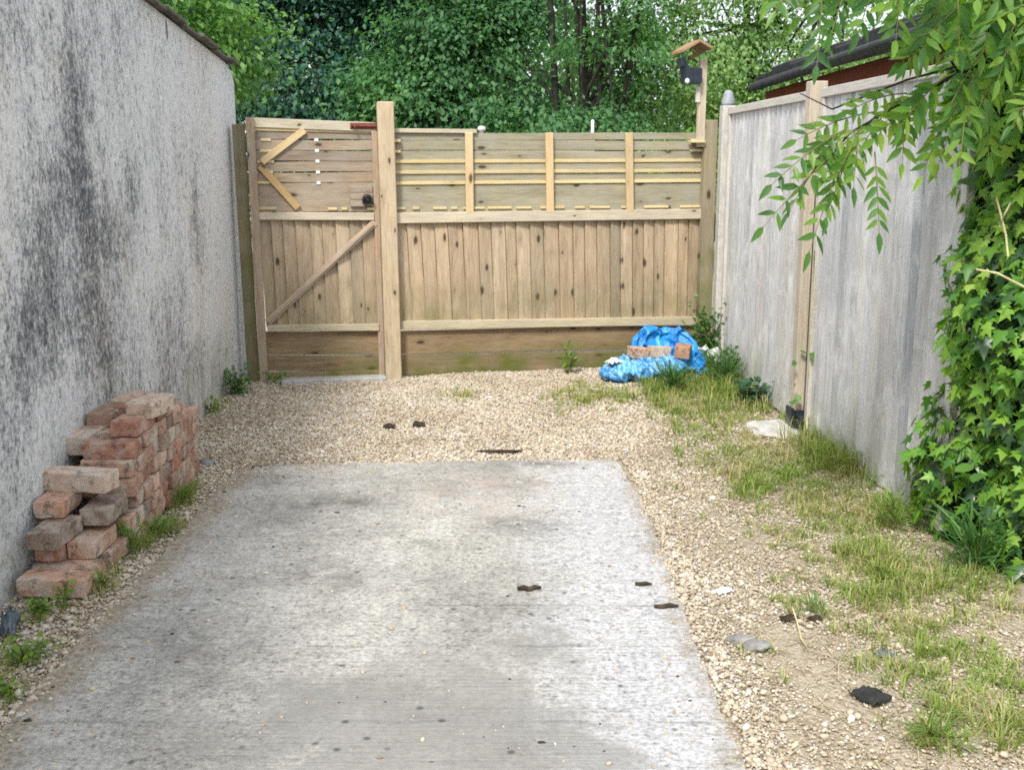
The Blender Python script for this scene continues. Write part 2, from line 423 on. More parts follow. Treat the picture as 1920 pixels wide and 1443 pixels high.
MT['weed'] = leafmat('weed_leaf', [(.1, (.09, .17, .03)), (.6, (.18, .29, .05)), (1, (.30, .40, .08))], .3, (1.2, 1.3, .5), .55, 6)
MT['weedgreen'] = leafmat('nettle_leaf', [(.1, (.045, .12, .035)), (.6, (.08, .20, .045)), (1, (.16, .29, .07))], .3, (1.2, 1.3, .5), .55, 6)
MT['weedteal'] = leafmat('bluish_leaf', [(.1, (.03, .085, .05)), (.6, (.05, .13, .075)), (1, (.10, .19, .10))], .3, (1.1, 1.3, .7), .5, 6)
MT['straw'] = leafmat('dead_straw', [(.1, (.30, .24, .14)), (.6, (.46, .40, .26)), (1, (.56, .51, .36))], .1, (1, 1, 1), .8, 3, .1)
MT['grass'] = leafmat('grass_blade', [(.08, (.50, .44, .25)), (.34, (.44, .42, .19)), (.48, (.24, .31, .07)), (.7, (.19, .30, .055)), (1, (.30, .38, .09))], .3, (1.2, 1.25, .5), .6, 2.4, .2, .5)
MT['tree_bright'] = leafmat('bright_tree_leaf', [(.1, (.06, .165, .05)), (.5, (.115, .26, .07)), (.9, (.21, .38, .10))], .42, (1.3, 1.4, .5), .5, .8)
MT['tree_dark'] = leafmat('dark_tree_leaf', [(.1, (.025, .085, .068)), (.5, (.045, .14, .10)), (.95, (.09, .21, .125))], .3, (1.1, 1.4, .7), .45, .8, .4)
MT['tree_mid'] = leafmat('mid_tree_leaf', [(.1, (.05, .14, .065)), (.5, (.09, .225, .09)), (.95, (.17, .34, .12))], .42, (1.2, 1.4, .6), .5, .8)
MT['tree_light'] = leafmat('light_tree_leaf', [(.1, (.12, .23, .09)), (.5, (.22, .37, .13)), (.95, (.35, .49, .20))], .5, (1.25, 1.35, .6), .5, .8)

# ------------------------------------------------------------------ mesh helpers
def mesh_np(name, V, T, mat, parent=None, smooth=False):
    """V (n,3), T (m,k) constant size faces"""
    V = np.asarray(V, dtype=np.float32)
    T = np.asarray(T, dtype=np.int32)
    me = bpy.data.meshes.new(name)
    me.vertices.add(len(V))
    me.vertices.foreach_set('co', V.ravel())
    k = T.shape[1]
    me.loops.add(T.size)
    me.loops.foreach_set('vertex_index', T.ravel())
    me.polygons.add(len(T))
    me.polygons.foreach_set('loop_start', np.arange(0, T.size, k, dtype=np.int32))
    if smooth:
        me.polygons.foreach_set('use_smooth', np.ones(len(T), dtype=bool))
    me.materials.append(mat)
    me.update(calc_edges=True)
    me.validate()
    o = bpy.data.objects.new(name, me)
    COL.objects.link(o)
    if parent:
        o.parent = parent
    return o

class MB:
    def __init__(s):
        s.v, s.f = [], []
    def add(s, vs, fs):
        b = len(s.v)
        s.v += [tuple(x) for x in vs]
        s.f += [tuple(i + b for i in q) for q in fs]
    def box(s, x0, x1, y0, y1, z0, z1):
        s.hexa([(x0, y0, z0), (x1, y0, z0), (x1, y1, z0), (x0, y1, z0), (x0, y0, z1), (x1, y0, z1), (x1, y1, z1), (x0, y1, z1)])
    def hexa(s, p):
        s.add(p, [(0, 3, 2, 1), (4, 5, 6, 7), (0, 1, 5, 4), (1, 2, 6, 5), (2, 3, 7, 6), (3, 0, 4, 7)])
    def tube(s, pts, rads, n=8):
        pts = [Vector(p) for p in pts]
        rings = []
        for i, p in enumerate(pts):
            d = (pts[min(i + 1, len(pts) - 1)] - pts[max(i - 1, 0)]).normalized()
            a = d.cross(Vector((0, 0, 1)) if abs(d.z) < .9 else Vector((1, 0, 0))).normalized()
            b = d.cross(a)
            rings.append([p + (a * math.cos(t) + b * math.sin(t)) * rads[i] for t in [2 * math.pi * k / n for k in range(n)]])
        vs = [q for r in rings for q in r]
        fs = []
        for i in range(len(pts) - 1):
            for k in range(n):
                fs.append((i * n + k, i * n + (k + 1) % n, (i + 1) * n + (k + 1) % n, (i + 1) * n + k))
        fs.append(tuple(range(n)))
        fs.append(tuple((len(pts) - 1) * n + k for k in reversed(range(n))))
        s.add(vs, fs)
    def lathe(s, prof, n=20):
        vs, fs = [], []
        for r, z in prof:
            for k in range(n):
                t = 2 * math.pi * k / n
                vs.append((r * math.cos(t), r * math.sin(t), z))
        for i in range(len(prof) - 1):
            for k in range(n):
                fs.append((i * n + k, i * n + (k + 1) % n, (i + 1) * n + (k + 1) % n, (i + 1) * n + k))
        fs.append(tuple(reversed(range(n))))
        fs.append(tuple((len(prof) - 1) * n + k for k in range(n)))
        s.add(vs, fs)
    def build(s, name, mat, parent=None, bevel=0.0, smooth=False, seg=1):
        me = bpy.data.meshes.new(name)
        me.from_pydata(s.v, [], s.f)
        me.materials.append(mat)
        if smooth:
            for p in me.polygons:
                p.use_smooth = True
        me.update()
        o = bpy.data.objects.new(name, me)
        COL.objects.link(o)
        if parent:
            o.parent = parent
        if bevel:
            b = o.modifiers.new('bevel', 'BEVEL')
            b.width = bevel
            b.segments = seg
            b.limit_method = 'ANGLE'
        return o

def tag(o, label=None, cat=None, group=None, kind=None):
    if label: o['label'] = label
    if cat: o['category'] = cat
    if group: o['group'] = group
    if kind: o['kind'] = kind
    return o

def empty(name, loc, rz=0.0):
    o = bpy.data.objects.new(name, None)
    o.empty_display_size = .1
    o.location = loc
    o.rotation_euler = (0, 0, rz)
    COL.objects.link(o)
    return o

def norm(a):
    return a / np.maximum(np.linalg.norm(a, axis=-1, keepdims=True), 1e-9)

def scatter(tv, tt, pos, axis, nrm, size):
    """place a leaf template (x side, y along the leaf, z off its face) at every position"""
    a = norm(axis)
    s = norm(np.cross(a, nrm))
    n = np.cross(s, a)
    tv = np.asarray(tv, float)
    sz = np.asarray(size).reshape(-1, 1, 1)
    V = pos[:, None, :] + sz * (tv[None, :, 0:1] * s[:, None, :] + tv[None, :, 1:2] * a[:, None, :] + tv[None, :, 2:3] * n[:, None, :])
    k = len(tv)
    T = (np.asarray(tt)[None] + (np.arange(len(pos)) * k)[:, None, None]).reshape(-1, len(tt[0]))
    return V.reshape(-1, 3), T

# leaf templates (unit length)
L_RHOMB = ([(0, 0, 0), (.30, .5, .07), (0, 1, -.05), (-.30, .5, .07)], [(0, 1, 2), (0, 2, 3)])
L_LANCE = ([(0, 0, 0), (.15, .25, .03), (.15, .5, .03), (.075, .8, 0), (0, 1, -.06), (-.075, .8, 0), (-.15, .5, .03), (-.13, .25, .03), (0, .5, -.015)],
           [(0, 1, 8), (1, 2, 8), (2, 3, 8), (3, 4, 8), (4, 5, 8), (5, 6, 8), (6, 7, 8), (7, 0, 8)])
def _ivy():
    o = [(0, .02), (.20, -.06), (.42, .10), (.24, .24), (.50, .52), (.19, .48), (0, 1.0), (-.19, .48), (-.50, .52), (-.24, .24), (-.42, .10), (-.20, -.06)]
    v = [(x, y, -.12 * abs(x) - .10 * max(0, y - .5)) for x, y in o] + [(0, .3, .05)]
    return v, [(i, (i + 1) % 12, 12) for i in range(12)]
L_IVY = _ivy()
L_ROUND = ([(0, 0, 0), (.3, .15, .04), (.42, .45, .05), (.28, .8, .02), (0, 1, -.06), (-.28, .8, .02), (-.42, .45, .05), (-.3, .15, .04), (0, .45, -.02)],
           [(i, (i + 1) % 8, 8) for i in range(8)])

L_BLADE = ([(-.022, 0, 0), (.022, 0, 0), (.03, .35, .05), (-.03, .35, .05), (.02, .7, .03), (-.02, .7, .03), (0, 1, -.08), (0, .98, -.08)],
           [(0, 1, 2, 3), (3, 2, 4, 5), (5, 4, 6, 7)])

# ------------------------------------------------------------------ world and light
w = bpy.data.worlds.new('World')
scene.world = w
w.use_nodes = True
nt = w.node_tree
sky = nt.nodes.new('ShaderNodeTexSky')
sky.sky_type = 'NISHITA'
sky.sun_disc = False
SUN_EL, SUN_AZ = R(48), R(200)      # azimuth clockwise from +Y (the gate)
sky.sun_elevation = SUN_EL
sky.sun_rotation = SUN_AZ
sky.air_density = 1.0
sky.dust_density = 6.0
sky.ozone_density = 1.0
bg = nt.nodes['Background']
bg.inputs[1].default_value = .098
ov = nt.nodes.new('ShaderNodeMix')
ov.data_type = 'RGBA'
ov.inputs[0].default_value = .62
ov.inputs[7].default_value = (8.6, 9.0, 9.6, 1)      # even cloud cover over the clear sky
nt.links.new(sky.outputs[0], ov.inputs[6])
nt.links.new(ov.outputs[2], bg.inputs[0])
sl = bpy.data.lights.new('sun', 'SUN')
sl.energy = 1.9
sl.angle = R(10)
sl.color = (1.0, .96, .9)
so = bpy.data.objects.new('sun', sl)
COL.objects.link(so)
sd = Vector((math.sin(SUN_AZ) * math.cos(SUN_EL), math.cos(SUN_AZ) * math.cos(SUN_EL), math.sin(SUN_EL)))
so.rotation_euler = sd.to_track_quat('Z', 'Y').to_euler()
so.location = (3, -3, 12)
vs = scene.view_settings
vs.view_transform = 'Standard'
vs.look = 'None'
vs.exposure = 0.98
vs.gamma = 1.0
scene.render.engine = 'CYCLES'
scene.cycles.use_denoising = False
scene.cycles.max_bounces = 6
scene.cycles.diffuse_bounces = 3
scene.cycles.transmission_bounces = 4
scene.cycles.transparent_max_bounces = 4
scene.cycles.use_adaptive_sampling = True
scene.cycles.adaptive_threshold = .012
scene.cycles.filter_width = 1.8
scene.cycles.caustics_reflective = False
scene.cycles.caustics_refractive = False

# ------------------------------------------------------------------ ground and slab
def grid(x0, x1, y0, y1, nx, ny, zf):
    xs, ys = np.linspace(x0, x1, nx), np.linspace(y0, y1, ny)
    X, Y = np.meshgrid(xs, ys)
    V = np.stack([X.ravel(), Y.ravel(), zf(X, Y).ravel()], 1)
    i = np.arange(nx * ny).reshape(ny, nx)
    T = np.stack([i[:-1, :-1].ravel(), i[:-1, 1:].ravel(), i[1:, 1:].ravel(), i[1:, :-1].ravel()], 1)
    return V, T

def gz(x, y):                       # gentle unevenness of the yard
    return .010 * np.sin(x * 2.3 + 1.2) * np.sin(y * 1.7) + .006 * np.sin(x * 6.1 + y * 4.3) - .014
xs = np.concatenate([[-400, -60, -12], np.linspace(-2.6, 3.2, 117), [12, 60, 400]])
ys = np.concatenate([[-300, -40, -6], np.linspace(0, 9.2, 185), [14, 60, 600]])
X, Y = np.meshgrid(xs, ys)
Z = np.where((np.abs(X) < 3.5) & (Y > -1) & (Y < 9.5), gz(X, Y), -.03)
ins = (X > -1.40) & (X < .56) & (Y < 5.62)
Z = np.where(ins, -.06, Z)
i = np.arange(X.size).reshape(X.shape)
ground = mesh_np('ground', np.stack([X.ravel(), Y.ravel(), Z.ravel()], 1),
                 np.stack([i[:-1, :-1].ravel(), i[:-1, 1:].ravel(), i[1:, 1:].ravel(), i[1:, :-1].ravel()], 1), MT['ground'], None, True)
tag(ground, 'tan gravelly soil of the yard', None, None, 'structure')

# slab outline with a worn, slightly wandering edge
def wob(t, s):
    return .006 * math.sin(t * 3.1 + s) + .003 * math.sin(t * 13.7 + s * 2) + .004 * math.sin(t * 37 + s * 3)
SL, SR, SB, SF = -1.455, .612, 5.70, -2.0
out = []
for k in range(140):
    y = SF + (SB - .02 - SF) * k / 139
    out.append((SR + wob(y, 1) * (1 if y > 1 else .3) + (-.05 if y > 5.0 else 0) * min(1, (y - 5.0) / .7), y))
for k in range(1, 40):
    x = SR - .05 + (SL + .25 - SR) * k / 39
    out.append((x, SB + wob(x, 4) * .8 - .0 + (x - .4) * .06))
for k in range(1, 140):
    y = SB - .25 + (SF - SB + .25) * k / 139
    out.append((SL + wob(y, 7) * 1.6 + .02, y))
mb = MB()
n = len(out)
mb.add([(x, y, 0.0) for x, y in out] + [(x, y, -.12) for x, y in out],
       [tuple(range(n))] + [(k, k + n, (k + 1) % n + n, (k + 1) % n) for k in range(n)])
slab = mb.build('driveway_slab', MT['slab'])
tag(slab, 'worn grey concrete driveway slab', None, None, 'structure')

# ------------------------------------------------------------------ gravel (stuff)
t = (1 + 5 ** .5) / 2
ICO = norm(np.array([(-1, t, 0), (1, t, 0), (-1, -t, 0), (1, -t, 0), (0, -1, t), (0, 1, t), (0, -1, -t), (0, 1, -t), (t, 0, -1), (t, 0, 1), (-t, 0, -1), (-t, 0, 1)], float))
ICF = np.array([(0, 11, 5), (0, 5, 1), (0, 1, 7), (0, 7, 10), (0, 10, 11), (1, 5, 9), (5, 11, 4), (11, 10, 2), (10, 7, 6), (7, 1, 8), (3, 9, 4), (3, 4, 2), (3, 2, 6), (3, 6, 8), (3, 8, 9), (4, 9, 5), (2, 4, 11), (6, 2, 10), (8, 6, 7), (9, 8, 1)])
def fnoise(x, y, f, seed=0):
    return (np.sin(x * f + seed) * np.cos(y * f * 1.13 + seed * 1.7) + .6 * np.sin((x + y) * f * 1.9 + seed * 2.3) + .4 * np.cos((x - 1.3 * y) * f * 3.1 + seed)) / 2
def wallx(y):
    return -1.848 - .0375 * (y - 3.70)
def fencex(y):
    return 1.614 + .0592 * (8.388 - y)
def gatey(x):
    return 7.912 + (x + 1.958) * .192
NP = 180000
px = rng.uniform(-2.0, 2.3, int(NP * 2.3))
py = 2.2 + (8.7 - 2.2) * rng.random(int(NP * 2.3))
keep = (px > wallx(py) + .01) & (px < fencex(py) - .02) & (py < gatey(px) - .03)
inslab = (px > SL + .03 + fnoise(px, py, 6, 1) * .03) & (px < SR + .015 + (fnoise(px, py, 9, 2) + fnoise(px, py, 2.7, 6)) * .028 - .02) & (py < SB - .02 + (px - .4) * .06 + fnoise(px, py, 7, 3) * .04)
edge = np.minimum(np.minimum(px - SL, SR - px), SB - py)
stray = rng.random(len(px)) < np.where(edge < .25, .16 * np.exp(-np.maximum(edge, 0) / .045) + np.where(px - SL < .3, .035, .004), .003)
stray |= (px < -.6) & (py > 5.2) & (rng.random(len(px)) < .45 * np.clip((py - 5.2) / .5, 0, 1) * np.clip((-.6 - px) / .7, 0, 1))
keep &= (~inslab) | stray
soilpatch = np.exp(-(((px - .93) / .20) ** 2 + ((py - 3.15) / .35) ** 2)) + .8 * np.exp(-(((px - .9) / .12) ** 2 + ((py - 3.45) / .15) ** 2))
keep &= rng.random(len(px)) > soilpatch * .85
thin = np.where((px > .72) & (py < 7.3), np.clip((px - .72) * 1.6, 0, .50) + .38 * fnoise(px, py, 3.3, 5), 0) + np.where(px < SL, .35, 0)
keep &= rng.random(len(px)) > thin
idx = np.nonzero(keep)[0]
rng.shuffle(idx)
idx = idx[:NP]
px, py, ins_ = px[idx], py[idx], inslab[idx]
N = len(px)
sz = rng.lognormal(math.log(.0045), .45, N)
sz = np.where((px > .7) & (py < 6), sz * .82, sz)
sz = np.clip(sz, .003, .014)
sz = np.where(ins_, np.clip(sz * .8, .0025, .009), sz)
S = sz[:, None] * np.stack([rng.uniform(.8, 1.5, N), rng.uniform(.8, 1.3, N), rng.uniform(.42, .8, N)], 1)
yaw = rng.uniform(0, 2 * math.pi, N)
tx = rng.normal(0, .35, N)
base = np.array([ICO * (1 + rng.uniform(-.22, .22, (12, 1))) for _ in range(16)])[rng.integers(0, 16, N)]
V = base * S[:, None, :]
c_, s_ = np.cos(tx)[:, None], np.sin(tx)[:, None]
V = np.stack([V[:, :, 0], V[:, :, 1] * c_ - V[:, :, 2] * s_, V[:, :, 1] * s_ + V[:, :, 2] * c_], 2)
c_, s_ = np.cos(yaw)[:, None], np.sin(yaw)[:, None]
V = np.stack([V[:, :, 0] * c_ - V[:, :, 1] * s_, V[:, :, 0] * s_ + V[:, :, 1] * c_, V[:, :, 2]], 2)
pz = np.where(ins_, .5 * S[:, 2], gz(px, py) + S[:, 2] * .55 + rng.uniform(0, .008, N))
V += np.stack([px, py, pz], 1)[:, None, :]
T = (ICF[None] + (np.arange(N) * 12)[:, None, None]).reshape(-1, 3)
gravel = mesh_np('gravel', V.reshape(-1, 3), T, MT['pebble'])
tag(gravel, 'loose tan gravel spread before the gate and beside the slab', 'gravel', None, 'stuff')

# ------------------------------------------------------------------ grass (stuff)
P = [  # photo-surveyed tufts: x, y, half width, half depth (pixels), weight, blade height
    (1110, 742, 80, 20, .8, .07), (1240, 725, 60, 26, .9, .10), (1255, 760, 25, 25, .8, .09), (1345, 715, 60, 45, 1.2, .16), (1330, 660, 40, 40, 1.0, .22),
    (1340, 780, 50, 22, .6, .07), (1390, 870, 70, 40, .75, .07), (1290, 812, 35, 18, .5, .07), (1400, 905, 40, 25, .6, .09), (1470, 880, 70, 40, .6, .06), (1540, 850, 40, 40, .8, .16),
    (1590, 860, 45, 45, .7, .2), (1560, 950, 130, 55, .45, .06), (1660, 960, 60, 40, .7, .08), (1630, 1040, 80, 45, .8, .08), (1680, 1060, 70, 40, .9, .09), (1520, 1030, 70, 40, .35, .05),
    (1640, 1110, 70, 40, .9, .08), (1780, 1080, 80, 30, .6, .08), (1850, 1130, 80, 50, .45, .06), (1690, 1180, 80, 40, .6, .06), (1720, 1260, 90, 40, .8, .07),
    (1800, 1230, 110, 70, .4, .05), (1800, 1330, 90, 40, .8, .07), (1860, 1370, 70, 40, .9, .09), (1750, 1385, 45, 25, .9, .07), (1890, 1270, 50, 60, .6, .06), (1480, 1135, 50, 18, .35, .05),
    (868, 738, 28, 9, .8, .06), (1415, 1215, 25, 12, .4, .05), (1540, 1140, 30, 20, .6, .06), (1420, 800, 120, 60, .3, .05), (1500, 900, 160, 90, .25, .05), (1700, 1150, 220, 160, .22, .05),
    (55, 1225, 50, 30, .8, .05), (20, 1290, 40, 40, .6, .05), (85, 1140, 40, 25, .6, .05), (340, 925, 28, 22, 1.4, .09), (295, 990, 35, 20, 1.2, .08), (250, 1020, 25, 35, 1.1, .10), (195, 1095, 20, 18, 1.1, .08), (400, 765, 14, 12, .7, .06)]
bp, bh, ba = [], [], []
for x, y, rx, ry, wt, hh in P:
    c = G(x, y)
    m2 = c.y / F
    sx, sy = rx * m2, ry * m2 * c.y / H * .97
    nt2 = int(wt * sx * sy * 1900) + 3
    q = np.stack([c.x + rng.normal(0, sx * .64, nt2), c.y + rng.normal(0, sy * .64, nt2)], 1)
    nb = rng.integers(6, 22, nt2)
    th2 = rng.uniform(.5, 1.25, nt2)
    rep = np.repeat(np.arange(nt2), nb)
    off = rng.normal(0, 1, (len(rep), 2)) * (.010 + .004 * nb[rep, None] / 10)
    bp.append(q[rep] + off)
    ba.append(np.arctan2(off[:, 1], off[:, 0]) + rng.normal(0, .7, len(rep)))
    bh.append(hh * rng.uniform(.45, 1.2, len(rep)) * th2[rep])
bp, bh, ba = np.concatenate(bp), np.concatenate(bh), np.concatenate(ba)
ok = (bp[:, 0] > wallx(bp[:, 1]) + .01) & (bp[:, 0] < fencex(bp[:, 1]) + .01) & (bp[:, 1] < gatey(bp[:, 0]) - .02)
ok &= ~((bp[:, 0] > SL + .02) & (bp[:, 0] < SR - .005) & (bp[:, 1] < SB))
bp, bh, ba = bp[ok], bh[ok], ba[ok]
k = len(bp)
ang = ba
lean = rng.uniform(.35, 1.75, k)
dx, dy = np.cos(ang), np.sin(ang)
wd = rng.uniform(.0013, .0030, k)
sxv = np.stack([-dy, dx, 0 * dx], 1) * wd[:, None]
b0 = np.stack([bp[:, 0], bp[:, 1], gz(bp[:, 0], bp[:, 1]) - .003], 1)
dirv = np.stack([dx, dy, 0 * dx], 1)
up = np.array([0, 0, 1.0])
m1 = b0 + up * (bh * .6)[:, None] + dirv * (bh * lean * .22)[:, None]
tp = b0 + up * (bh * (1 - .32 * lean))[:, None] + dirv * (bh * lean * .75)[:, None]
V = np.stack([b0 - sxv, b0 + sxv, m1 + sxv * .8, m1 - sxv * .8, tp], 1).reshape(-1, 3)
tt = np.array([(0, 1, 2), (0, 2, 3), (3, 2, 4)])
T = (tt[None] + (np.arange(k) * 5)[:, None, None]).reshape(-1, 3)
# dead straw lying flat over the right-hand strip
ks = 9000
q = np.stack([rng.uniform(.70, 2.0, ks), rng.uniform(2.3, 7.6, ks)], 1)
okk = (q[:, 0] < fencex(q[:, 1])) & (rng.random(ks) < .45 + .5 * fnoise(q[:, 0], q[:, 1], 3.1, 2) + .3 * (q[:, 0] - .8))
q = q[okk]
ks = len(q)
an = rng.uniform(0, 6.28, ks)
ln_ = rng.uniform(.015, .05, ks)
d2 = np.stack([np.cos(an), np.sin(an), rng.normal(0, .12, ks)], 1) * ln_[:, None]
s2 = np.stack([-np.sin(an), np.cos(an), 0 * an], 1) * rng.uniform(.0008, .0018, ks)[:, None]
b2 = np.stack([q[:, 0], q[:, 1], gz(q[:, 0], q[:, 1]) + rng.uniform(.006, .016, ks)], 1)
V2 = np.stack([b2 - s2 - d2, b2 + s2 - d2, b2 + s2 + d2, b2 - s2 + d2], 1).reshape(-1, 3)
straws = mesh_np('dry_straw', V2, np.arange(ks * 4).reshape(-1, 4), MT['straw'])
tag(straws, 'bits of dead straw lying over the gravel on the right', 'straw', None, 'stuff')
# dark crumbs of leaf and soil blown over the slab and gravel
kd = 220
q = np.stack([rng.uniform(-1.42, 1.3, kd), 2.3 + 5.5 * rng.random(kd)], 1)
okk = (rng.random(kd) < np.where(q[:, 0] > .15, 1.0, .55))
q = q[okk]
kd = len(q)
sz2 = rng.lognormal(math.log(.0032), .5, kd).clip(.0015, .008)
Vd = ICO[None] * (1 + rng.uniform(-.35, .35, (kd, 12, 1))) * sz2[:, None, None] * np.stack([rng.uniform(.8, 2.2, kd), rng.uniform(.6, 1.2, kd), rng.uniform(.3, .6, kd)], 1)[:, None, :]
inn = (q[:, 0] < SR) & (q[:, 1] < SB)
Vd = Vd + np.stack([q[:, 0], q[:, 1], np.where(inn, .002, gz(q[:, 0], q[:, 1]) + .012)], 1)[:, None, :]
crumbs = mesh_np('leaf_crumbs', Vd.reshape(-1, 3), (ICF[None] + (np.arange(kd) * 12)[:, None, None]).reshape(-1, 3), MT['dirt'])
tag(crumbs, 'dark crumbs of leaf and soil scattered over the slab', 'debris', None, 'stuff')
grass = mesh_np('grass', V, T, MT['grass'])
tag(grass, 'patchy green and straw coloured grass growing through the gravel', 'grass', None, 'stuff')

# ------------------------------------------------------------------ rendered outbuilding on the left
wc = Vector((-2.017, 8.209, 0))
wd_ = Vector((-2.017 + 1.848, 8.209 - 3.70, 0)).normalized()
bld = empty('rendered_outbuilding', wc, math.atan2(wd_.y, wd_.x))
tag(bld, 'white roughcast outbuilding with grey weather streaks and dark verge', 'building')
def wtop(u):                         # u <= 0 towards the street
    return 2.235 - .076 * u
mb = MB()
nu = 60
us = [-9.4 + 9.4 * k / nu for k in range(nu + 1)]
for k in range(nu):
    a, b = us[k], us[k + 1]
    za, zb = wtop(a), wtop(b)
    if b > -.2: zb = min(zb, 2.245 - .10 * ((b + .2) / .2) ** 2)
    if a > -.2: za = min(za, 2.245 - .10 * ((a + .2) / .2) ** 2)
    mb.add([(a, 0, -.1), (b, 0, -.1), (b, 0, zb), (a, 0, za)], [(0, 1, 2, 3)])
    mb.add([(a, 3.2, -.1), (b, 3.2, -.1), (b, 3.2, zb), (a, 3.2, za)], [(3, 2, 1, 0)])
    mb.add([(a, 0, za), (b, 0, zb), (b, 3.2, zb), (a, 3.2, za)], [(0, 1, 2, 3)])
mb.add([(0, 0, -.1), (0, 3.2, -.1), (0, 3.2, 2.145), (0, 0, 2.145)], [(0, 1, 2, 3)])
mb.add([(-9.4, 0, -.1), (-9.4, 3.2, -.1), (-9.4, 3.2, wtop(-9.4)), (-9.4, 0, wtop(-9.4))], [(3, 2, 1, 0)])
mb.build('wall', MT['render'], bld)
mb = MB()
for k in range(24):
    a = -9.5 + .4 * k
    b = min(a + .42, -.06)
    dz = .010 if k % 2 else .0
    if b <= a: continue
    za, zb = wtop(a) + .006 + dz, wtop(b) + .006 + dz
    jj = random.uniform(-.012, .012)
    mb.hexa([(a, -.045 + jj, za), (b, -.045 + jj, zb), (b, 3.3, zb), (a, 3.3, za), (a, -.045 + jj, za + .022), (b, -.045 + jj, zb + .022), (b, 3.3, zb + .022), (a, 3.3, za + .022)])
mb.build('roof_verge', MT['verge'], bld, .003)

# ------------------------------------------------------------------ gate line
GA = Vector((-1.958, 7.912, 0))
GB = Vector((1.496, 8.575, 0))
gd = (GB - GA).normalized()
GRZ = math.atan2(gd.y, gd.x)
def gp(px, py):                      # photograph -> (u, z) on the gate line
    d = ray(px, py)
    nx, ny = gd.y, -gd.x
    t = (nx * GA.x + ny * GA.y) / (nx * d[0] + ny * d[1])
    return ((d[0] * t - GA.x) * gd.x + (d[1] * t - GA.y) * gd.y, H + d[2] * t)

def bar(name, parent, mat, a, b, width, thick, out, bevel=.003, ou=0.0):
    """timber from a to b, both (u, z); its front face stands `out` proud of the gate line"""
    (u0, z0), (u1, z1) = a, b
    L = math.hypot(u1 - u0, z1 - z0)
    mb = MB()
    mb.box(0, L, -out, -out + thick, -width / 2, width / 2)
    o = mb.build(name, MT[mat], parent, bevel)
    o.location = (u0 - ou, 0, z0)
    o.rotation_euler = (0, -math.atan2(z1 - z0, u1 - u0), 0)
    return o

def vboards(name, parent, mat, quad, n, t0=.002, t1=.024, ou=0.0):
    """feather-edged upright boards between four photographed corners: top-left, top-right, bottom-right, bottom-left"""
    (a, b, c, d) = [gp(*q) for q in quad]
    mb = MB()
    cuts = [0]
    for k in range(n):
        cuts.append(cuts[-1] + random.uniform(.82, 1.2))
    cuts = [q / cuts[-1] for q in cuts]
    for k in range(n):
        f0, f1 = cuts[k], cuts[k + 1] - (.0016 if k < n - 1 else 0)
        lt = (a[0] + (b[0] - a[0]) * f0 - ou, a[1] + (b[1] - a[1]) * f0)
        rt = (a[0] + (b[0] - a[0]) * f1 - ou, a[1] + (b[1] - a[1]) * f1)
        lb = (d[0] + (c[0] - d[0]) * f0 - ou, d[1] + (c[1] - d[1]) * f0)
        rb = (d[0] + (c[0] - d[0]) * f1 - ou, d[1] + (c[1] - d[1]) * f1)
        j = random.uniform(-.003, .003)
        e0, e1 = (t1 + j, t0 + j) if k % 2 == 0 or random.random() < .7 else (t1 * .7 + j, t1 * .7 + j)
        mb.hexa([(lb[0], -e0, lb[1]), (rb[0], -e1, rb[1]), (rb[0], .012, rb[1]), (lb[0], .012, lb[1]),
                 (lt[0], -e0, lt[1]), (rt[0], -e1, rt[1]), (rt[0], .012, rt[1]), (lt[0], .012, lt[1])])
    return mb.build(name, MT[mat], parent, .0015)

def hboards(name, parent, mat, rows, xl, xr, thick=.018, out=.012, ou=0.0, skew=0.0):
    mb = MB()
    for r in rows:
        yl0, yl1, yr0, yr1 = r if len(r) == 4 else (r[0], r[1], r[0], r[1])
        a, b, c, d = gp(xl, yl0), gp(xr, yr0), gp(xr, yr1), gp(xl, yl1)
        j = random.uniform(-.003, .003)
        o = out + j
        # slightly bowed board
        nseg = 8
        for s in range(1):
            top, bot = [], []
            ph = random.uniform(0, 6)
            for q in range(nseg + 1):
                f = q / nseg
                wv = .0035 * math.sin(f * 5 + ph)
                top.append((a[0] + (b[0] - a[0]) * f - ou, a[1] + (b[1] - a[1]) * f + wv))
                bot.append((d[0] + (c[0] - d[0]) * f - ou, d[1] + (c[1] - d[1]) * f + wv * .6))
            vsx = []
            for q in range(nseg + 1):
                vsx += [(bot[q][0], -o, bot[q][1]), (top[q][0], -o, top[q][1]), (top[q][0], -o + thick, top[q][1]), (bot[q][0], -o + thick, bot[q][1])]
            fs = [(0, 1, 2, 3), (nseg * 4 + 3, nseg * 4 + 2, nseg * 4 + 1, nseg * 4)]
            for q in range(nseg):
                k0, k1 = q * 4, q * 4 + 4
                for e in range(4):
                    fs.append((k0 + e, k1 + e, k1 + (e + 1) % 4, k0 + (e + 1) % 4))
            mb.add(vsx, fs)
    return mb.build(name, MT[mat], parent, .002)

# mossy post against the wall
e = empty('gate_post', GA, GRZ)
tag(e, 'narrow mossy green timber post squeezed between white wall and gate', 'post')
a, b = gp(446, 233), gp(476, 716)
bar('shaft', e, 'mossy_x', (b[0], -.05), a, .085, .09, .0)

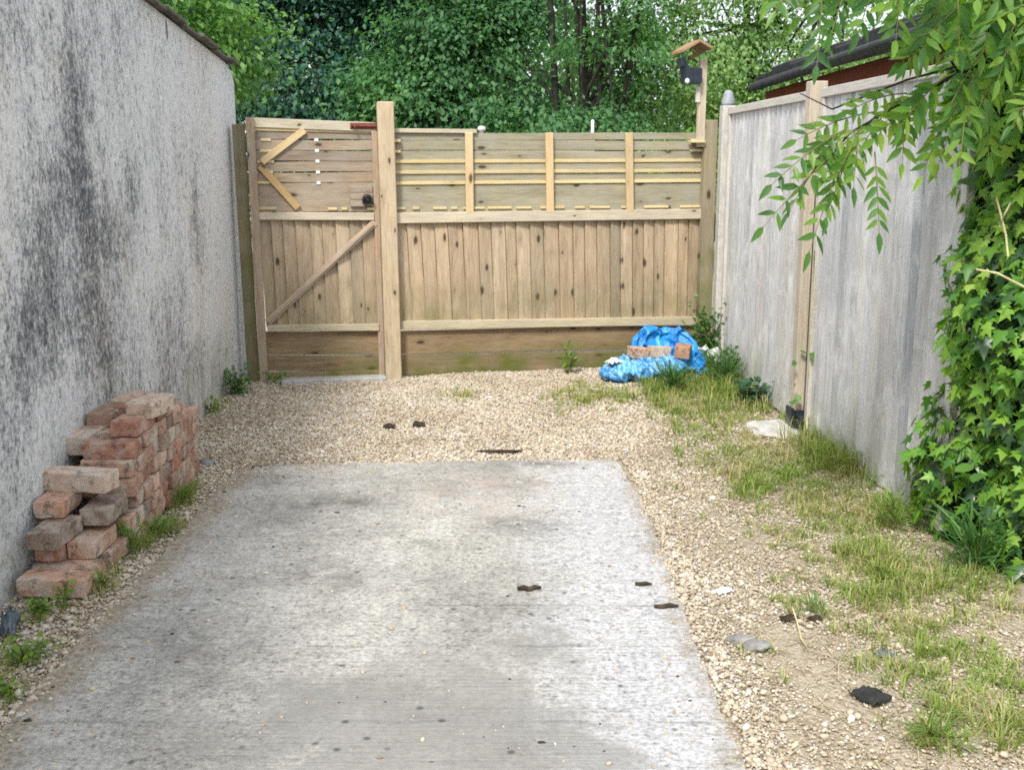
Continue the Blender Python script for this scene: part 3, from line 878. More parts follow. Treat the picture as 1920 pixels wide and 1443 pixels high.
# the gate itself
gate = empty('wooden_gate', GA, GRZ)
tag(gate, 'weathered wooden gate with horizontal slats above upright boards and diagonal braces', 'gate')
vboards('board_panel', gate, 'board_z', [(486, 409), (703, 409), (712, 612), (500, 612)], 9)
hboards('slat_panel', gate, 'slat_x', [(246, 261.3), (262.8, 281.5), (283, 301.8), (303.3, 322), (323.7, 341.8), (343.2, 397)], 474, 704)
hboards('kick_panel', gate, 'base_x', [(621, 663.5), (666, 694)], 498, 715)
bar('top_rail', gate, 'rail_x', gp(474, 230), gp(704, 239), .066, .03, .034)
bar('top_batten', gate, 'yellow_x', gp(476, 242.5), gp(704, 248), .02, .02, .022)
bar('stile', gate, 'stile_x', (gp(496, 714)[0], gp(496, 714)[1]), gp(468.5, 221), .058, .045, .062)
bar('stile', gate, 'stile_x', gp(716, 706), gp(701.5, 246), .042, .04, .04)
bar('middle_rail', gate, 'rail_x', gp(486, 404.5), gp(701, 405.5), .054, .045, .052)
bar('bottom_rail', gate, 'raillow_x', gp(502, 614), gp(710, 612), .05, .045, .052)
bar('foot_rail', gate, 'base_x', gp(502, 704), gp(714, 698), .05, .03, .03)
bar('long_brace', gate, 'brace_x', gp(502, 603), gp(703, 416), .052, .03, .046)
bar('long_brace_strip', gate, 'stile_x', gp(505, 601), gp(700, 419.5), .014, .012, .0575, .001)
bar('short_brace', gate, 'new_x', gp(571, 244), gp(491, 304), .05, .022, .036)
bar('short_brace', gate, 'newdim_x', gp(488, 311), gp(559, 390), .05, .022, .036)
mb = MB()
for (x0, x1, y) in [(488, 508, 262), (487, 510, 282.5), (482, 514, 303), (492, 512, 322.5), (482, 506, 342), (484, 518, 390.5), (615, 632, 391), (640, 651, 391), (688, 701, 391)]:
    a, b = gp(x0, y), gp(x1, y)
    mb = MB()
    mb.box(a[0], b[0], -.022, .02, a[1] - .010, a[1] + .008)
    mb.build('batten_end', MT['yellow_x'], gate, .0015)
mb = MB()
for y in (243.5, 262.5, 282.5, 302.5, 323, 343):
    a = gp(592 + (y - 243) * .05, y)
    mb = MB()
    mb.box(a[0] - .013, a[0] + .015, -.017, .012, a[1] - .011, a[1] + .010)
    mb.build('white_block', MT['white'], gate, .002)  # small white blocks sitting in the slat gaps
a, b = gp(656, 348), gp(699, 387)
mb = MB()
hgt = a[1] - b[1]
for k in range(3):
    mb.box(a[0], b[0], -.034, -.012, b[1] + hgt * (k / 3) + .001, b[1] + hgt * ((k + 1) / 3) - .002)
lb = mb.build('lock_board', MT['slat_x'], gate, .0015)
c = gp(688, 373)
mb = MB()
mb.lathe([(.018, 0), (.036, .002), (.038, .012), (.030, .024), (.016, .032), (.004, .035)], 20)
lk = mb.build('ring_latch', MT['black'], gate, 0, True)
lk.location = (c[0], -.036, c[1])
lk.rotation_euler = (R(90), 0, 0)
mb = MB()
mb.tube([(.036 * math.cos(t_), -.006, .036 * math.sin(t_) - .012) for t_ in [k * math.pi / 8 for k in range(16)]] + [(.036, -.006, -.012)], [.006] * 17, 6)
rg = mb.build('latch_ring', MT['black'], gate, 0, True)
rg.location = (c[0], -.072, c[1])
a, b = gp(656, 236.5), gp(706, 238)
mb = MB()
mb.box(a[0], b[0] - .005, -.040, -.034, a[1] - .022, a[1] + .022)
bl = mb.build('bolt_plate', MT['rust'], gate, .002)
mb = MB()
mb.tube([(a[0] + .01, -.048, a[1]), (b[0] + .03, -.048, b[1] + .004)], [.011, .011], 10)
mb.tube([(a[0] + .03, -.048, a[1]), (a[0] + .03, -.075, a[1] - .012)], [.007, .007], 8)
mb.build('bolt_bar', MT['rust'], gate, 0, True)

# tall square post
e = empty('tall_gate_post', GA, GRZ)
tag(e, 'tall square timber post standing higher than the gate and fence beside it', 'post')
a, b = gp(720.5, 192), gp(737, 712)
bar('shaft', e, 'post_x', (b[0], -.05), a, .118, .10, .105, .006)

# slatted fence section right of the post
fen = empty('slatted_fence', GA, GRZ)
tag(fen, 'brown timber fence between tall post and corner, new yellow battens on top slats', 'fence')
vboards('board_panel', fen, 'board_z', [(735, 414), (1312, 408), (1308, 603), (748, 610)], 24)
hboards('slat_panel', fen, 'board_x', [(249, 263.5, 250, 262.3), (264.7, 282.5, 263.8, 281), (284, 303, 282.8, 301), (304, 322, 303, 321), (325, 343, 324, 342), (345, 400, 343, 394)], 733, 1314)
hboards('kick_panel', fen, 'base_x', [(620, 663, 609, 651), (666, 704, 654, 694)], 746, 1308)
bar('top_batten', fen, 'rail_x', gp(735, 245), gp(893, 246.5), .03, .045, .034)
for y0, y1 in ((303, 300.5), (323.3, 319.5), (343.5, 338.5)):
    bar('yellow_batten', fen, 'yellow_x', gp(736, y0), gp(1313, y1), .024, .016, .021, .0015)
for x0, y0, y1 in ((878.5, 398, 249), (1028.5, 398, 249), (1177.5, 397, 249)):
    bar('upright_batten', fen, 'new_x', gp(x0 + 1, y0), gp(x0 - 1, y1), .056, .032, .053)
mb = MB()
for x0, x1, y in [(738, 750, 263.5), (738, 750, 283.5), (1293, 1314, 263), (1293, 1314, 281.5)]:
    a, b = gp(x0, y), gp(x1, y)
    mb = MB()
    mb.box(a[0], b[0], -.05, .02, a[1] - .012, a[1] + .008)
    mb.build('batten_end', MT['yellow_x'], fen, .0015)
x = 742
while x < 1300:
    x1 = x + random.uniform(8, 46)
    a, b = gp(x, 390.5 - (x - 740) * .006), gp(min(x1, 1312), 390.5 - (x - 740) * .006)
    mb = MB()
    mb.box(a[0], b[0], -.024, .0, a[1] - .008, a[1] + .010 * random.uniform(.5, 1))
    mb.build('filler_strip', MT['yellow_x'], fen, .0015)
    x = x1 + random.uniform(6, 26)
bar('gap_daylight', fen, 'rail_x', gp(893, 283.8), gp(1115, 282.5), .016, .008, .004, .001)  # pale strips added to stand for daylight seen through the slat gaps
bar('gap_daylight', fen, 'rail_x', gp(893, 264.2), gp(1115, 263.6), .010, .008, .004, .001)
bar('middle_rail', fen, 'rail_x', gp(742, 408.5), gp(1313, 400.5), .076, .05, .052)
bar('bottom_rail', fen, 'raillow_x', gp(750, 608.5), gp(1308, 599.5), .062, .045, .05)

# mossy corner post and the pale concrete post
e = empty('corner_post', GA, GRZ)
tag(e, 'mossy brown timber post where slatted fence meets the grey fence', 'post')
a, b = gp(1327, 226), gp(1312, 690)
bar('shaft', e, 'mossyr_x', (b[0], -.05), a, .10, .10, .09, .005)

# concrete doorstep under the gate
e = GA + gd * .15
mb = MB()
a, b = gp(528, 712)[0], gp(722, 710)[0]
mb.box(a, b, -.16, .02, -.06, .012)
o = mb.build('doorstep', MT['step'], None, .006)
o.location = GA
o.rotation_euler = (0, 0, GRZ)
tag(o, 'pale concrete doorstep set in gravel under the gate', 'step')

# ------------------------------------------------------------------ silvered fence on the right
FA = Vector((1.625, 8.40, 0))
FB = Vector((1.742, 6.326, 0))
fd = (FB - FA).normalized()
FRZ = math.atan2(fd.y, fd.x)
rf = empty('boarded_fence', FA, FRZ)
tag(rf, 'silver grey boarded fence of upright boards with pale posts, right of the yard', 'fence')
def fpanel(u0, u1, z0, z1):
    L = u1 - u0
    mb = MB()
    n = int(L / .098)
    for k in range(n):
        f0, f1 = k * L / n, (k + 1) * L / n - .006
        j = random.uniform(-.002, .002)
        ea, eb = .022 + j, .002 + j
        mb.hexa([(f0, -ea, z0), (f1, -eb, z0), (f1, .012, z0), (f0, .012, z0), (f0, -ea, z1), (f1, -eb, z1), (f1, .012, z1), (f0, .012, z1)])
    p = mb.build('fence_panel', MT['grey_z'], rf, .001)
    p.location = (u0, 0, 0)
    for nm, a, b, w_, t_, o_ in (('top_rail', (0, z1 - .012), (L, z1 - .012), .05, .045, .034), ('frame_side', (.024, z0), (.024, z1 - .038), .048, .04, .03), ('frame_side', (L - .024, z0), (L - .024, z1 - .038), .048, .04, .03)):
        bar(nm, p, 'greyframe_x', a, b, w_, t_, o_)
fpanel(.07, 1.99, .02, 1.955)
fpanel(2.14, 3.96, .02, 1.955)
p = bar('concrete_post', rf, 'palepost', (-.02, -.05), (-.02, 1.985), .11, .10, .06, .006)
mb = MB()
mb.lathe([(.030, 0), (.048, .004), (.050, .02), (.046, .045), (.040, .062), (.036, .085), (.026, .105), (.010, .114)], 20)
o = mb.build('domed_cap', MT['capgrey'], p, 0, True)
o.location = (2.035, -.01, 0)
o.rotation_euler = (0, R(90), 0)
p = bar('timber_post', rf, 'fpost_x', (2.075, -.03), (2.075, 2.01), .085, .10, .085, .005)
p['label'] = 'bare pale timber post with black shoe'
mb = MB()
mb.box(.01, .18, -.105, -.086, -.055, .055)
mb.box(.01, .17, -.105, .01, -.058, -.044)
mb.build('post_shoe', MT['blackplastic'], p, .003)
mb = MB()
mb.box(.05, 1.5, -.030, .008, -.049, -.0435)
mb.build('post_shade_strip', MT['darkbrown_x'], p, .001)  # dark strip added to stand for shade on the post's near side

def lump(name, mat, loc, size, seed, sub=2, amp=.25, parent=None, rz=0.0, smooth=True):
    r = np.random.default_rng(seed)
    V, Fc = ICO.copy(), ICF.copy()
    for _ in range(sub):
        V = list(map(tuple, V))
        cache, nf = {}, []
        def mid(a, b):
            k = (min(a, b), max(a, b))
            if k not in cache:
                p = (np.array(V[a]) + np.array(V[b])) / 2
                V.append(tuple(p / np.linalg.norm(p)))
                cache[k] = len(V) - 1
            return cache[k]
        for a, b, c in Fc:
            x, y, z = mid(a, b), mid(b, c), mid(c, a)
            nf += [(a, x, z), (b, y, x), (c, z, y), (x, y, z)]
        V, Fc = np.array(V), np.array(nf)
    d = np.zeros(len(V))
    for _ in range(6):
        k = r.normal(0, 1, 3) * r.uniform(1.5, 4)
        d += np.sin(V @ k + r.uniform(0, 6)) / 6
    V = V * (1 + amp * 2 * d[:, None] + amp * .25 * r.normal(0, .3, (len(V), 1))) * np.array(size)
    o = mesh_np(name, V, Fc, MT[mat], parent, smooth)
    o.location = loc
    o.rotation_euler = (0, 0, rz)
    return o
o = lump('post_footing', 'footing', G(1452, 806) + Vector((0, .02, .0)), (.17, .24, .045), 5, 3, .2)
tag(o, 'rough pale concrete footing at the base of the bare fence post', 'footing')
o = lump('footing_stone', 'footing', G(1690, 918) + Vector((0, 0, .0)), (.10, .12, .035), 9, 2, .25)
tag(o, 'pale stone lump in the grass below the fence near the ivy', 'stone')

# ------------------------------------------------------------------ bird feeder post and bits over the fence
e = empty('feeder_post', D(1312.5, 268, 8.50) * 1.0, GRZ)
tag(e, 'thin timber pole with little brown roof and dark hanging box above fence corner', 'bird feeder')
zb = e.location.z
m8 = 8.5 / F
def fz(py): return D(1312, py, 8.5).z - zb
def fx(px): return (px - 1312.5) * m8
bar('pole', e, 'fpost_x', (fx(1312.5), -.03), (fx(1312.5), fz(112)), .055, .05, .03)
mb = MB()
za, zr = fz(100), fz(84)
mb.hexa([(fx(1263), -.16, za - .01), (fx(1292), -.16, zr), (fx(1292), .12, zr), (fx(1263), .12, za - .01), (fx(1263), -.16, za + .012), (fx(1292), -.16, zr + .022), (fx(1292), .12, zr + .022), (fx(1263), .12, za + .012)])
mb.hexa([(fx(1292) + .002, -.165, zr), (fx(1316), -.165, za + .01), (fx(1316), .125, za + .01), (fx(1292) + .002, .125, zr), (fx(1292) + .002, -.165, zr + .022), (fx(1316), -.165, za + .032), (fx(1316), .125, za + .032), (fx(1292) + .002, .125, zr + .022)])
mb.build('roof', MT['feeder_x'], e, .002)
bar('bracket', e, 'feeder_x', (fx(1288), fz(110)), (fx(1308), fz(98)), .03, .03, .02)
mb = MB()
mb.hexa([(fx(1276), -.10, fz(160)), (fx(1304), -.10, fz(158)), (fx(1304), .03, fz(158)), (fx(1276), .03, fz(160)), (fx(1271), -.10, fz(128)), (fx(1304), -.10, fz(130)), (fx(1304), .03, fz(130)), (fx(1271), .03, fz(128))])
mb.hexa([(fx(1266), -.08, fz(128)), (fx(1279), -.08, fz(130)), (fx(1279), .02, fz(130)), (fx(1266), .02, fz(128)), (fx(1265), -.08, fz(110)), (fx(1274), -.08, fz(112)), (fx(1274), .02, fz(112)), (fx(1265), .02, fz(110))])
mb.build('dark_box', MT['blackplastic'], e, .006)
o = lump('white_sensor', 'white', (fx(1275), -.11, fz(155)), (.018, .018, .02), 3, 2, .05, e)
mb = MB()
mb.box(fx(1299), fx(1306.5), -.045, -.015, fz(193), fz(164))
mb.build('pale_block', MT['greyframe_x'], e, .003)
mb = MB()
mb.box(fx(1292), fx(1318), -.06, .03, fz(268), fz(264))
mb.build('ledge', MT['yellow_x'], e, .002)

e = D(903, 246, 9.0)
mb = MB()
mb.lathe([(.018, -.25), (.018, 0), (.030, .006), (.034, .02), (.026, .034), (.008, .04)], 16)
o = mb.build('capped_stake', MT['white'], None, 0, True)
o.location = e
tag(o, 'small round white cap on a stub showing just above the slatted fence', 'post cap')
mb = MB()
mb.lathe([(.013, -.45), (.013, .085), (.011, .09)], 12)
o = mb.build('white_pipe', MT['white'], None, 0, True)
o.location = D(1111, 246, 9.2)
tag(o, 'thin upright white pipe showing just above the slatted fence', 'pipe')

# ------------------------------------------------------------------ red-brown outbuilding behind the right fence
sh = empty('timber_outbuilding', (2.35, 8.6, 0), 0)
tag(sh, 'red brown timber outbuilding with black roof edge behind the grey fence', 'building')
mb = MB()
y0, y1 = 4.9, 10.7
nt_ = 9
for k in range(nt_):
    a = y1 - (y1 - y0) * k / nt_
    b = y1 - (y1 - y0) * (k + 1) / nt_
    dz = .03 * (k % 2)
    # roof rising to the right, with a lapped front lip
    mb.hexa([(2.30 - 2.35, b - 8.6 - .02, 2.27 + dz), (5.2 - 2.35, b - 8.6 - .02, 3.0 + dz), (5.2 - 2.35, a - 8.6, 3.0 + dz), (2.30 - 2.35, a - 8.6, 2.27 + dz),
             (2.30 - 2.35, b - 8.6 - .02, 2.37 + dz), (5.2 - 2.35, b - 8.6 - .02, 3.10 + dz), (5.2 - 2.35, a - 8.6, 3.10 + dz), (2.30 - 2.35, a - 8.6, 2.37 + dz)])
mb.build('roof', MT['roofing'], sh, .006)
mb = MB()
mb.tube([(-.07, y1 - 8.6, 2.275), (-.07, y0 - 8.6, 2.275)], [.04, .04], 10)
mb.build('gutter', MT['roofing'], sh, 0, True)
mb = MB()
mb.box(0, y1 - y0 - .1, -.02, .02, 2.10, 2.23)
o = mb.build('fascia', MT['red_x'], sh, .004)
o.location = (.06, y1 - 8.6 - .05, 0)
o.rotation_euler = (0, 0, R(-90))
mb = MB()
for k in range(10):
    mb.box(0, 3.9, .0, .03, 1.2 + k * .1, 1.298 + k * .1)
o = mb.build('wall', MT['darkred_x'], sh, .004)
o.location = (.30, 9.0 - 8.6, 0)
o.rotation_euler = (0, 0, R(-90))
mb = MB()
mb.box(.14, .24, 9.25 - 8.6, 9.35 - 8.6, 0, 2.25)
mb.build('corner_upright', MT['darkred_x'], sh, .004)
mb = MB()
mb.box(.12, 2.6, 4.95 - 8.6, 9.0 - 8.6, 2.215, 2.24)
mb.build('soffit', MT['darkred_x'], sh, .002)

# ------------------------------------------------------------------ bricks
ORD = ['bottom', 'second', 'third', 'fourth', 'fifth', 'sixth', 'seventh', 'top']
NTH = ['first', 'second', 'third', 'fourth', 'fifth', 'sixth', 'seventh', 'eighth', 'ninth', 'tenth', 'eleventh', 'twelfth', 'thirteenth', 'fourteenth', 'fifteenth', 'sixteenth']
def brick_mesh(seed, L, W, Hh, chip=.012):
    r = np.random.default_rng(seed)
    nx, ny, nz = 7, 4, 3
    ids, vs, fs = {}, [], []
    def vid(i, j, k):
        if (i, j, k) not in ids:
            p = np.array([(i / nx - .5) * L, (j / ny - .5) * W, (k / nz - .5) * Hh])
            e = (i in (0, nx)) + (j in (0, ny)) + (k in (0, nz))
            p *= 1 - (.006 if e == 2 else .016 if e == 3 else 0) * r.uniform(.6, 1.8)
            p += r.normal(0, .0011, 3)
            if e == 3 and r.random() < .3:
                p *= 1 - chip * r.uniform(2, 7)
            elif e == 2 and r.random() < .12:
                p *= 1 - chip * r.uniform(1, 3)
            ids[(i, j, k)] = len(vs)
            vs.append(tuple(p))
        return ids[(i, j, k)]
    for i in range(nx):
        for j in range(ny):
            for k, fl in ((0, 1), (nz, 0)):
                q = (vid(i, j, k), vid(i + 1, j, k), vid(i + 1, j + 1, k), vid(i, j + 1, k))
                fs.append(q[::-1] if fl else q)
    for i in range(nx):
        for k in range(nz):
            for j, fl in ((0, 0), (ny, 1)):
                q = (vid(i, j, k), vid(i + 1, j, k), vid(i + 1, j, k + 1), vid(i, j, k + 1))
                fs.append(q[::-1] if fl else q)
    for j in range(ny):
        for k in range(nz):
            for i, fl in ((0, 1), (nx, 0)):
                q = (vid(i, j, k), vid(i, j + 1, k), vid(i, j + 1, k + 1), vid(i, j, k + 1))
                fs.append(q[::-1] if fl else q)
    return vs, fs
BSEED = [100]
def brick(label, c, rz, mat, L=.225, W=.108, Hh=.068, tilt=(0, 0), group='old bricks stacked against the white wall'):
    BSEED[0] += 1
    vs, fs = brick_mesh(BSEED[0], L, W, Hh)
    mb = MB()
    mb.add(vs, fs)
    o = mb.build('brick', MT[mat], None, .0025, True, 1)
    o.modifiers['bevel'].angle_limit = R(40)
    for p in o.data.polygons: p.use_smooth = False
    o.location = c
    o.rotation_euler = (tilt[0], tilt[1], rz)
    return tag(o, label, 'brick', group)
HB = .0705
def zc(k): return k * HB + .034
# the near end of the stack, brick by brick
brick('mossy brown brick lying lengthwise at the near foot of the stack', (-1.682, 3.825, zc(0)), R(-3), 'brick', .262, .115)
brick('plain brown brick behind the lengthwise one at the foot of the stack', (-1.69, 3.945, zc(0)), R(-2), 'brick', .25, .11)
brick('dark red brick recessed beneath a greyish brick near the wall', (-1.765, 4.06, zc(1)), R(91), 'brick_red', .22, .105)
brick('orange stained brick end, second course up at the near corner', (-1.648, 4.09, zc(1)), R(88), 'brick_orange')
brick('greyish brown brick with green algae end, overhanging the near end by the wall', (-1.748, 3.99, zc(2)), R(87), 'brick_grey', .225, .118)
brick('grey brick pushed back with long pale side, under the big pale brick', (-1.64, 4.215, zc(2) + .02), R(90), 'brick_grey', .22, .115)
brick('brown brick with broken grey corner beside the wall, below the big pale brick', (-1.795, 4.15, zc(3)), R(93), 'brick', .22, .115)
brick('big pale chipped brick lying across the near end halfway up', (-1.735, 4.225, zc(4)), R(-9), 'brick_pale', .285, .112, .078)
brick('thick pale brown brick beside the wall, right above the big pale brick', (-1.845, 4.575, zc(5) + .004), R(88), 'brick_pale', .23, .12, .078)
brick('orange red brick behind the big pale brick, flat side up', (-1.685, 4.46, zc(5) - .003), R(2), 'brick_red', .22, .108)
brick('smooth dark red brick near the top, darkest of the upper bricks', (-1.640, 4.605, zc(6)), R(87), 'brick_red', .22, .112)
brick('dull brown brick tucked between wall and the smooth dark red one', (-1.815, 4.78, zc(6) - .01), R(90), 'brick_grey', .21, .11)
brick('flat buff brick on top of the stack nearest the wall', (-1.785, 5.02, zc(6)), R(80), 'brick_pale', .24, .12)
brick('buff and orange brick at the very top of the stack', (-1.60, 4.74, zc(7) - .022), R(80), 'brick_pale', .235, .125)
starts = [4.06, 4.26, 4.40, 4.32, 4.36, 4.575, 4.78, 99]
ends = [5.52, 5.52, 5.50, 5.50, 5.46, 5.30, 5.05, 0]
for k in range(8):
    y = starts[k]
    i = 0
    while y + .10 < ends[k]:
        wdt = random.uniform(.100, .112)
        xo = -1.565 - .035 * (y - 4.2) + random.uniform(-.014, .012)
        L = random.uniform(.20, .23)
        if k >= 5: L = min(L, .215)
        mat = random.choices(['brick', 'brick_red', 'brick_pale', 'brick_grey', 'brick_orange'], [5, 1.5, 2.2, 1.5, 1])[0]
        lab = '%s brick end on the stack\'s long side, %s course, %s from near end' % (
            {'brick': 'brown', 'brick_red': 'red', 'brick_pale': 'pale buff', 'brick_grey': 'greyish', 'brick_orange': 'orange'}[mat], ORD[k], NTH[i])
        if not (k == 5 and y < 4.7 and False):
            brick(lab, (xo - L / 2, y + wdt / 2, zc(k) + random.uniform(-.002, .002)), R(random.gauss(0, 2.2)), mat, L, wdt - .004, .068, (R(random.gauss(0, .6)), R(random.gauss(0, .6))))
        y += wdt + random.uniform(.001, .006)
        i += 1

# ------------------------------------------------------------------ blue bag with bricks
def surf(name, mat, fn, nu, nv, parent=None, closed=False, solid=0.0):
    V, T = [], []
    for a in range(nu + 1):
        for b in range(nv + 1):
            V.append(fn(a / nu, b / nv))
    for a in range(nu):
        for b in range(nv):
            i0 = a * (nv + 1) + b
            T.append((i0, i0 + nv + 1, i0 + nv + 2, i0 + 1))
    o = mesh_np(name, np.array(V), np.array(T), MT[mat], parent, True)
    if solid:
        s = o.modifiers.new('solid', 'SOLIDIFY')
        s.thickness = solid
    return o
bagc = Vector((1.02, 8.02, 0))
bag = empty('plastic_sack', bagc, GRZ * .5)
tag(bag, 'crumpled bright blue plastic sack slumped open against the fence', 'sack')
def ns(x, y, z, s=1.0):
    return (math.sin(x * 9 * s + 1.3 * y * 7) + math.sin(y * 11 * s + z * 8 + 2) + math.sin(z * 13 * s + x * 6)) / 3
def crease(a, b):                       # sharp irregular folds
    q = Vector((a * 7.0, b * 2.6, .3))
    q2 = Vector((a * 17.0 + 5, b * 6.5, 2.1))
    return min(1, abs(mnoise.noise(q)) * 1.5) * .65 + min(1, abs(mnoise.noise(q2)) * 1.6) * .35
def pillow(u, v):                       # the fat front roll of the sack
    s = -1 + 2 * u
    th = 2 * math.pi * v
    rx = (max(0, 1 - abs(s) ** 3.2)) ** .5
    x = -.06 + s * .33
    ry, rz_ = .15 * rx + .004, .075 * rx + .004
    y = -.10 + ry * math.cos(th) + .02 * s * s
    z = .075 + rz_ * math.sin(th) + .018 * math.sin(s * 2.2 + .4)
    k = ns(x, y, z, 1.6) * .014 * rx + (crease(u * 1.3 + 3, v * 3) - .3) * .06 * rx
    return (x, y + k, max(z + k, -.006))
surf('front_roll', 'bagprint', pillow, 110, 40, bag)
KX = [(-.17, .02, .09), (-.10, .16, .27), (.0, .21, .355), (.14, .23, .345), (.27, .18, .36), (.37, .06, .24), (.41, -.08, .15), (.33, -.19, .09)]
def kat(u):                             # rim of the slumped sack, left to right round the back
    f = u * (len(KX) - 1)
    k = min(int(f), len(KX) - 2)
    t_ = f - k
    t_ = t_ * t_ * (3 - 2 * t_)
    return [KX[k][q] * (1 - t_) + KX[k + 1][q] * t_ for q in range(3)]
def drape(u, v):
    x, y, h_ = kat(u)
    c = crease(u, v)
    lean = .82 + .18 * v
    k = (c - .3) * .10 * (.3 + v)
    return (.13 + (x - .13) * lean + ns(x, v, y) * .014, y * lean - .03 * math.sin(v * 3.1) + k, h_ * v + (c - .3) * .05 * v)
surf('back_flap', 'bag', drape, 96, 30, bag, solid=.004)
def plate(u, v):
    s, t_ = -1 + 2 * u, -1 + 2 * v
    return (.13 + s * .28, .02 + t_ * .17, .085 + ns(s, t_, .3) * .02 + (crease(s, t_) - .5) * .02)
surf('inner_fold', 'bag', plate, 20, 12, bag, solid=.006)
def b2w(x, y, z):
    c_, s_ = math.cos(GRZ * .5), math.sin(GRZ * .5)
    return (bagc.x + x * c_ - y * s_, bagc.y + x * s_ + y * c_, z)
grp = 'bricks lying in the blue sack'
brick('dark pinkish brick in the blue sack, half behind its pale neighbour', b2w(-.085, -.03, .192), R(20), 'brick_orange', .15, .105, .075, (.06, .1), grp)
brick('pale topped brick in the blue sack, middle of the three', b2w(.065, -.04, .198), R(12), 'brick_pale', .15, .11, .08, (-.08, .05), grp)
brick('orange brick in the blue sack, set apart from the other two', b2w(.245, -.04, .20), R(75), 'brick_orange', .16, .115, .085, (.05, -.06), grp)
def crumple(name, mat, loc, size, seed, rz=0.0):
    r = np.random.default_rng(seed)
    n = 9
    V = []
    for a in range(n):
        for b in range(n):
            x, y = a / (n - 1) - .5, b / (n - 1) - .5
            V.append((x * size[0] * (1 + r.normal(0, .06)), y * size[1] * (1 + r.normal(0, .06)), abs(r.normal(.35, .3)) * size[2] + size[2] * math.cos(3 * x) * math.cos(3 * y)))
    T = [(a * n + b, (a + 1) * n + b, (a + 1) * n + b + 1, a * n + b + 1) for a in range(n - 1) for b in range(n - 1)]
    o = mesh_np(name, np.array(V), np.array(T), MT[mat], None, False)
    sm = o.modifiers.new('solid', 'SOLIDIFY')
    sm.thickness = .004
    o.location = loc
    o.rotation_euler = (0, 0, rz)
    return o
o = crumple('plastic_scrap', 'scrapwhite', b2w(-.30, -.15, .135), (.10, .09, .03), 4, .4)
tag(o, 'scrap of white plastic lying on the left end of the blue sack', 'scrap')
o = crumple('plastic_sheet', 'scrapwhite', b2w(.44, -.10, .13), (.17, .22, .07), 8, .9)
tag(o, 'crumpled whitish plastic sheet between the blue sack and the weeds', 'plastic sheet')
o.rotation_euler = (.5, .5, .9)

# ------------------------------------------------------------------ small things on the ground
def twig(label, pxs, r, z=.006, mat='stick', name='twig'):
    mb = MB()
    pts = [G(*p) + Vector((0, 0, z + random.uniform(0, .006))) for p in pxs]
    mb.tube(pts, [r * q for q in ([.7] + [1] * (len(pts) - 2) + [.5])], 6)
    return tag(mb.build(name, MT[mat], None, 0, True), label, name)
twig('dark knobbly twig lying alone in the middle of the concrete slab', [(970, 1107), (982, 1106), (992, 1108), (1003, 1104), (1014, 1106)], .010)
twig('short dark twig near the right edge of the slab', [(1191, 1097), (1200, 1098), (1210, 1098), (1222, 1098)], .008)
twig('dark twig at the very edge between slab and gravel', [(1226, 1139), (1240, 1140), (1256, 1139), (1272, 1141)], .009)
twig('pale thin straw stalk bent across the gravel on the right', [(1486, 1150), (1494, 1175), (1502, 1205), (1518, 1230)], .003, .015, 'cane', 'stalk')
o = crumple('leaf_litter', 'dirt', G(730, 801), (.07, .06, .02), 21); tag(o, 'dark clump of leaf litter on the gravel, nearer the gate post', 'leaf litter')
o = crumple('leaf_litter', 'dirt', G(785, 797), (.07, .07, .018), 22); tag(o, 'flatter dark clump of leaf litter on the gravel, right of the other', 'leaf litter')
o = crumple('plastic_scrap', 'scrapdark', G(1632, 1308) + Vector((0, 0, .002)), (.085, .10, .018), 23, .5); tag(o, 'torn black plastic scrap on the gravel near the grass', 'scrap')
o = crumple('plastic_scrap', 'scrapwhite', G(1356, 1108), (.075, .045, .012), 24, .5); tag(o, 'small white scrap on the gravel beside the slab', 'scrap')
o = crumple('plastic_scrap', 'scrapblue', G(1660, 1228), (.05, .06, .012), 25, .9); tag(o, 'bluish grey scrap in the grass above the black one', 'scrap')
o = crumple('plastic_scrap', 'scrapblue', G(20, 1180), (.05, .16, .05), 26, .3); tag(o, 'dark slate blue scrap against the wall in front of the bricks', 'scrap')
o = lump('stone', 'stone', G(1388, 1200), (.05, .035, .022), 31); tag(o, 'dark grey stone half sunk in gravel right of the slab', 'stone')
o = lump('stone', 'stone', G(1418, 1210), (.04, .03, .02), 32); tag(o, 'smaller grey stone touching the mossy tuft right of the slab', 'stone')
o = lump('stone', 'dirt', G(948, 848) + Vector((0, .02, .004)), (.14, .012, .008), 33); tag(o, 'dark ridge of damp debris along the far edge of the slab', 'debris')
o = lump('stone', 'stone', G(388, 868), (.04, .035, .022), 34); tag(o, 'dark stone on the gravel just beyond the brick stack', 'stone')
for k, (x, y, s) in enumerate([(1480, 1160, .04), (1528, 1160, .03)]):
    o = crumple('dead_leaf', 'dirt', G(x, y), (s * 1.6, s, .01), 40 + k, .3 * k)
    tag(o, ['dark dead leaf on the gravel, left of a green tuft', 'dark dead leaf on the gravel, right under a green tuft'][k], 'leaf')

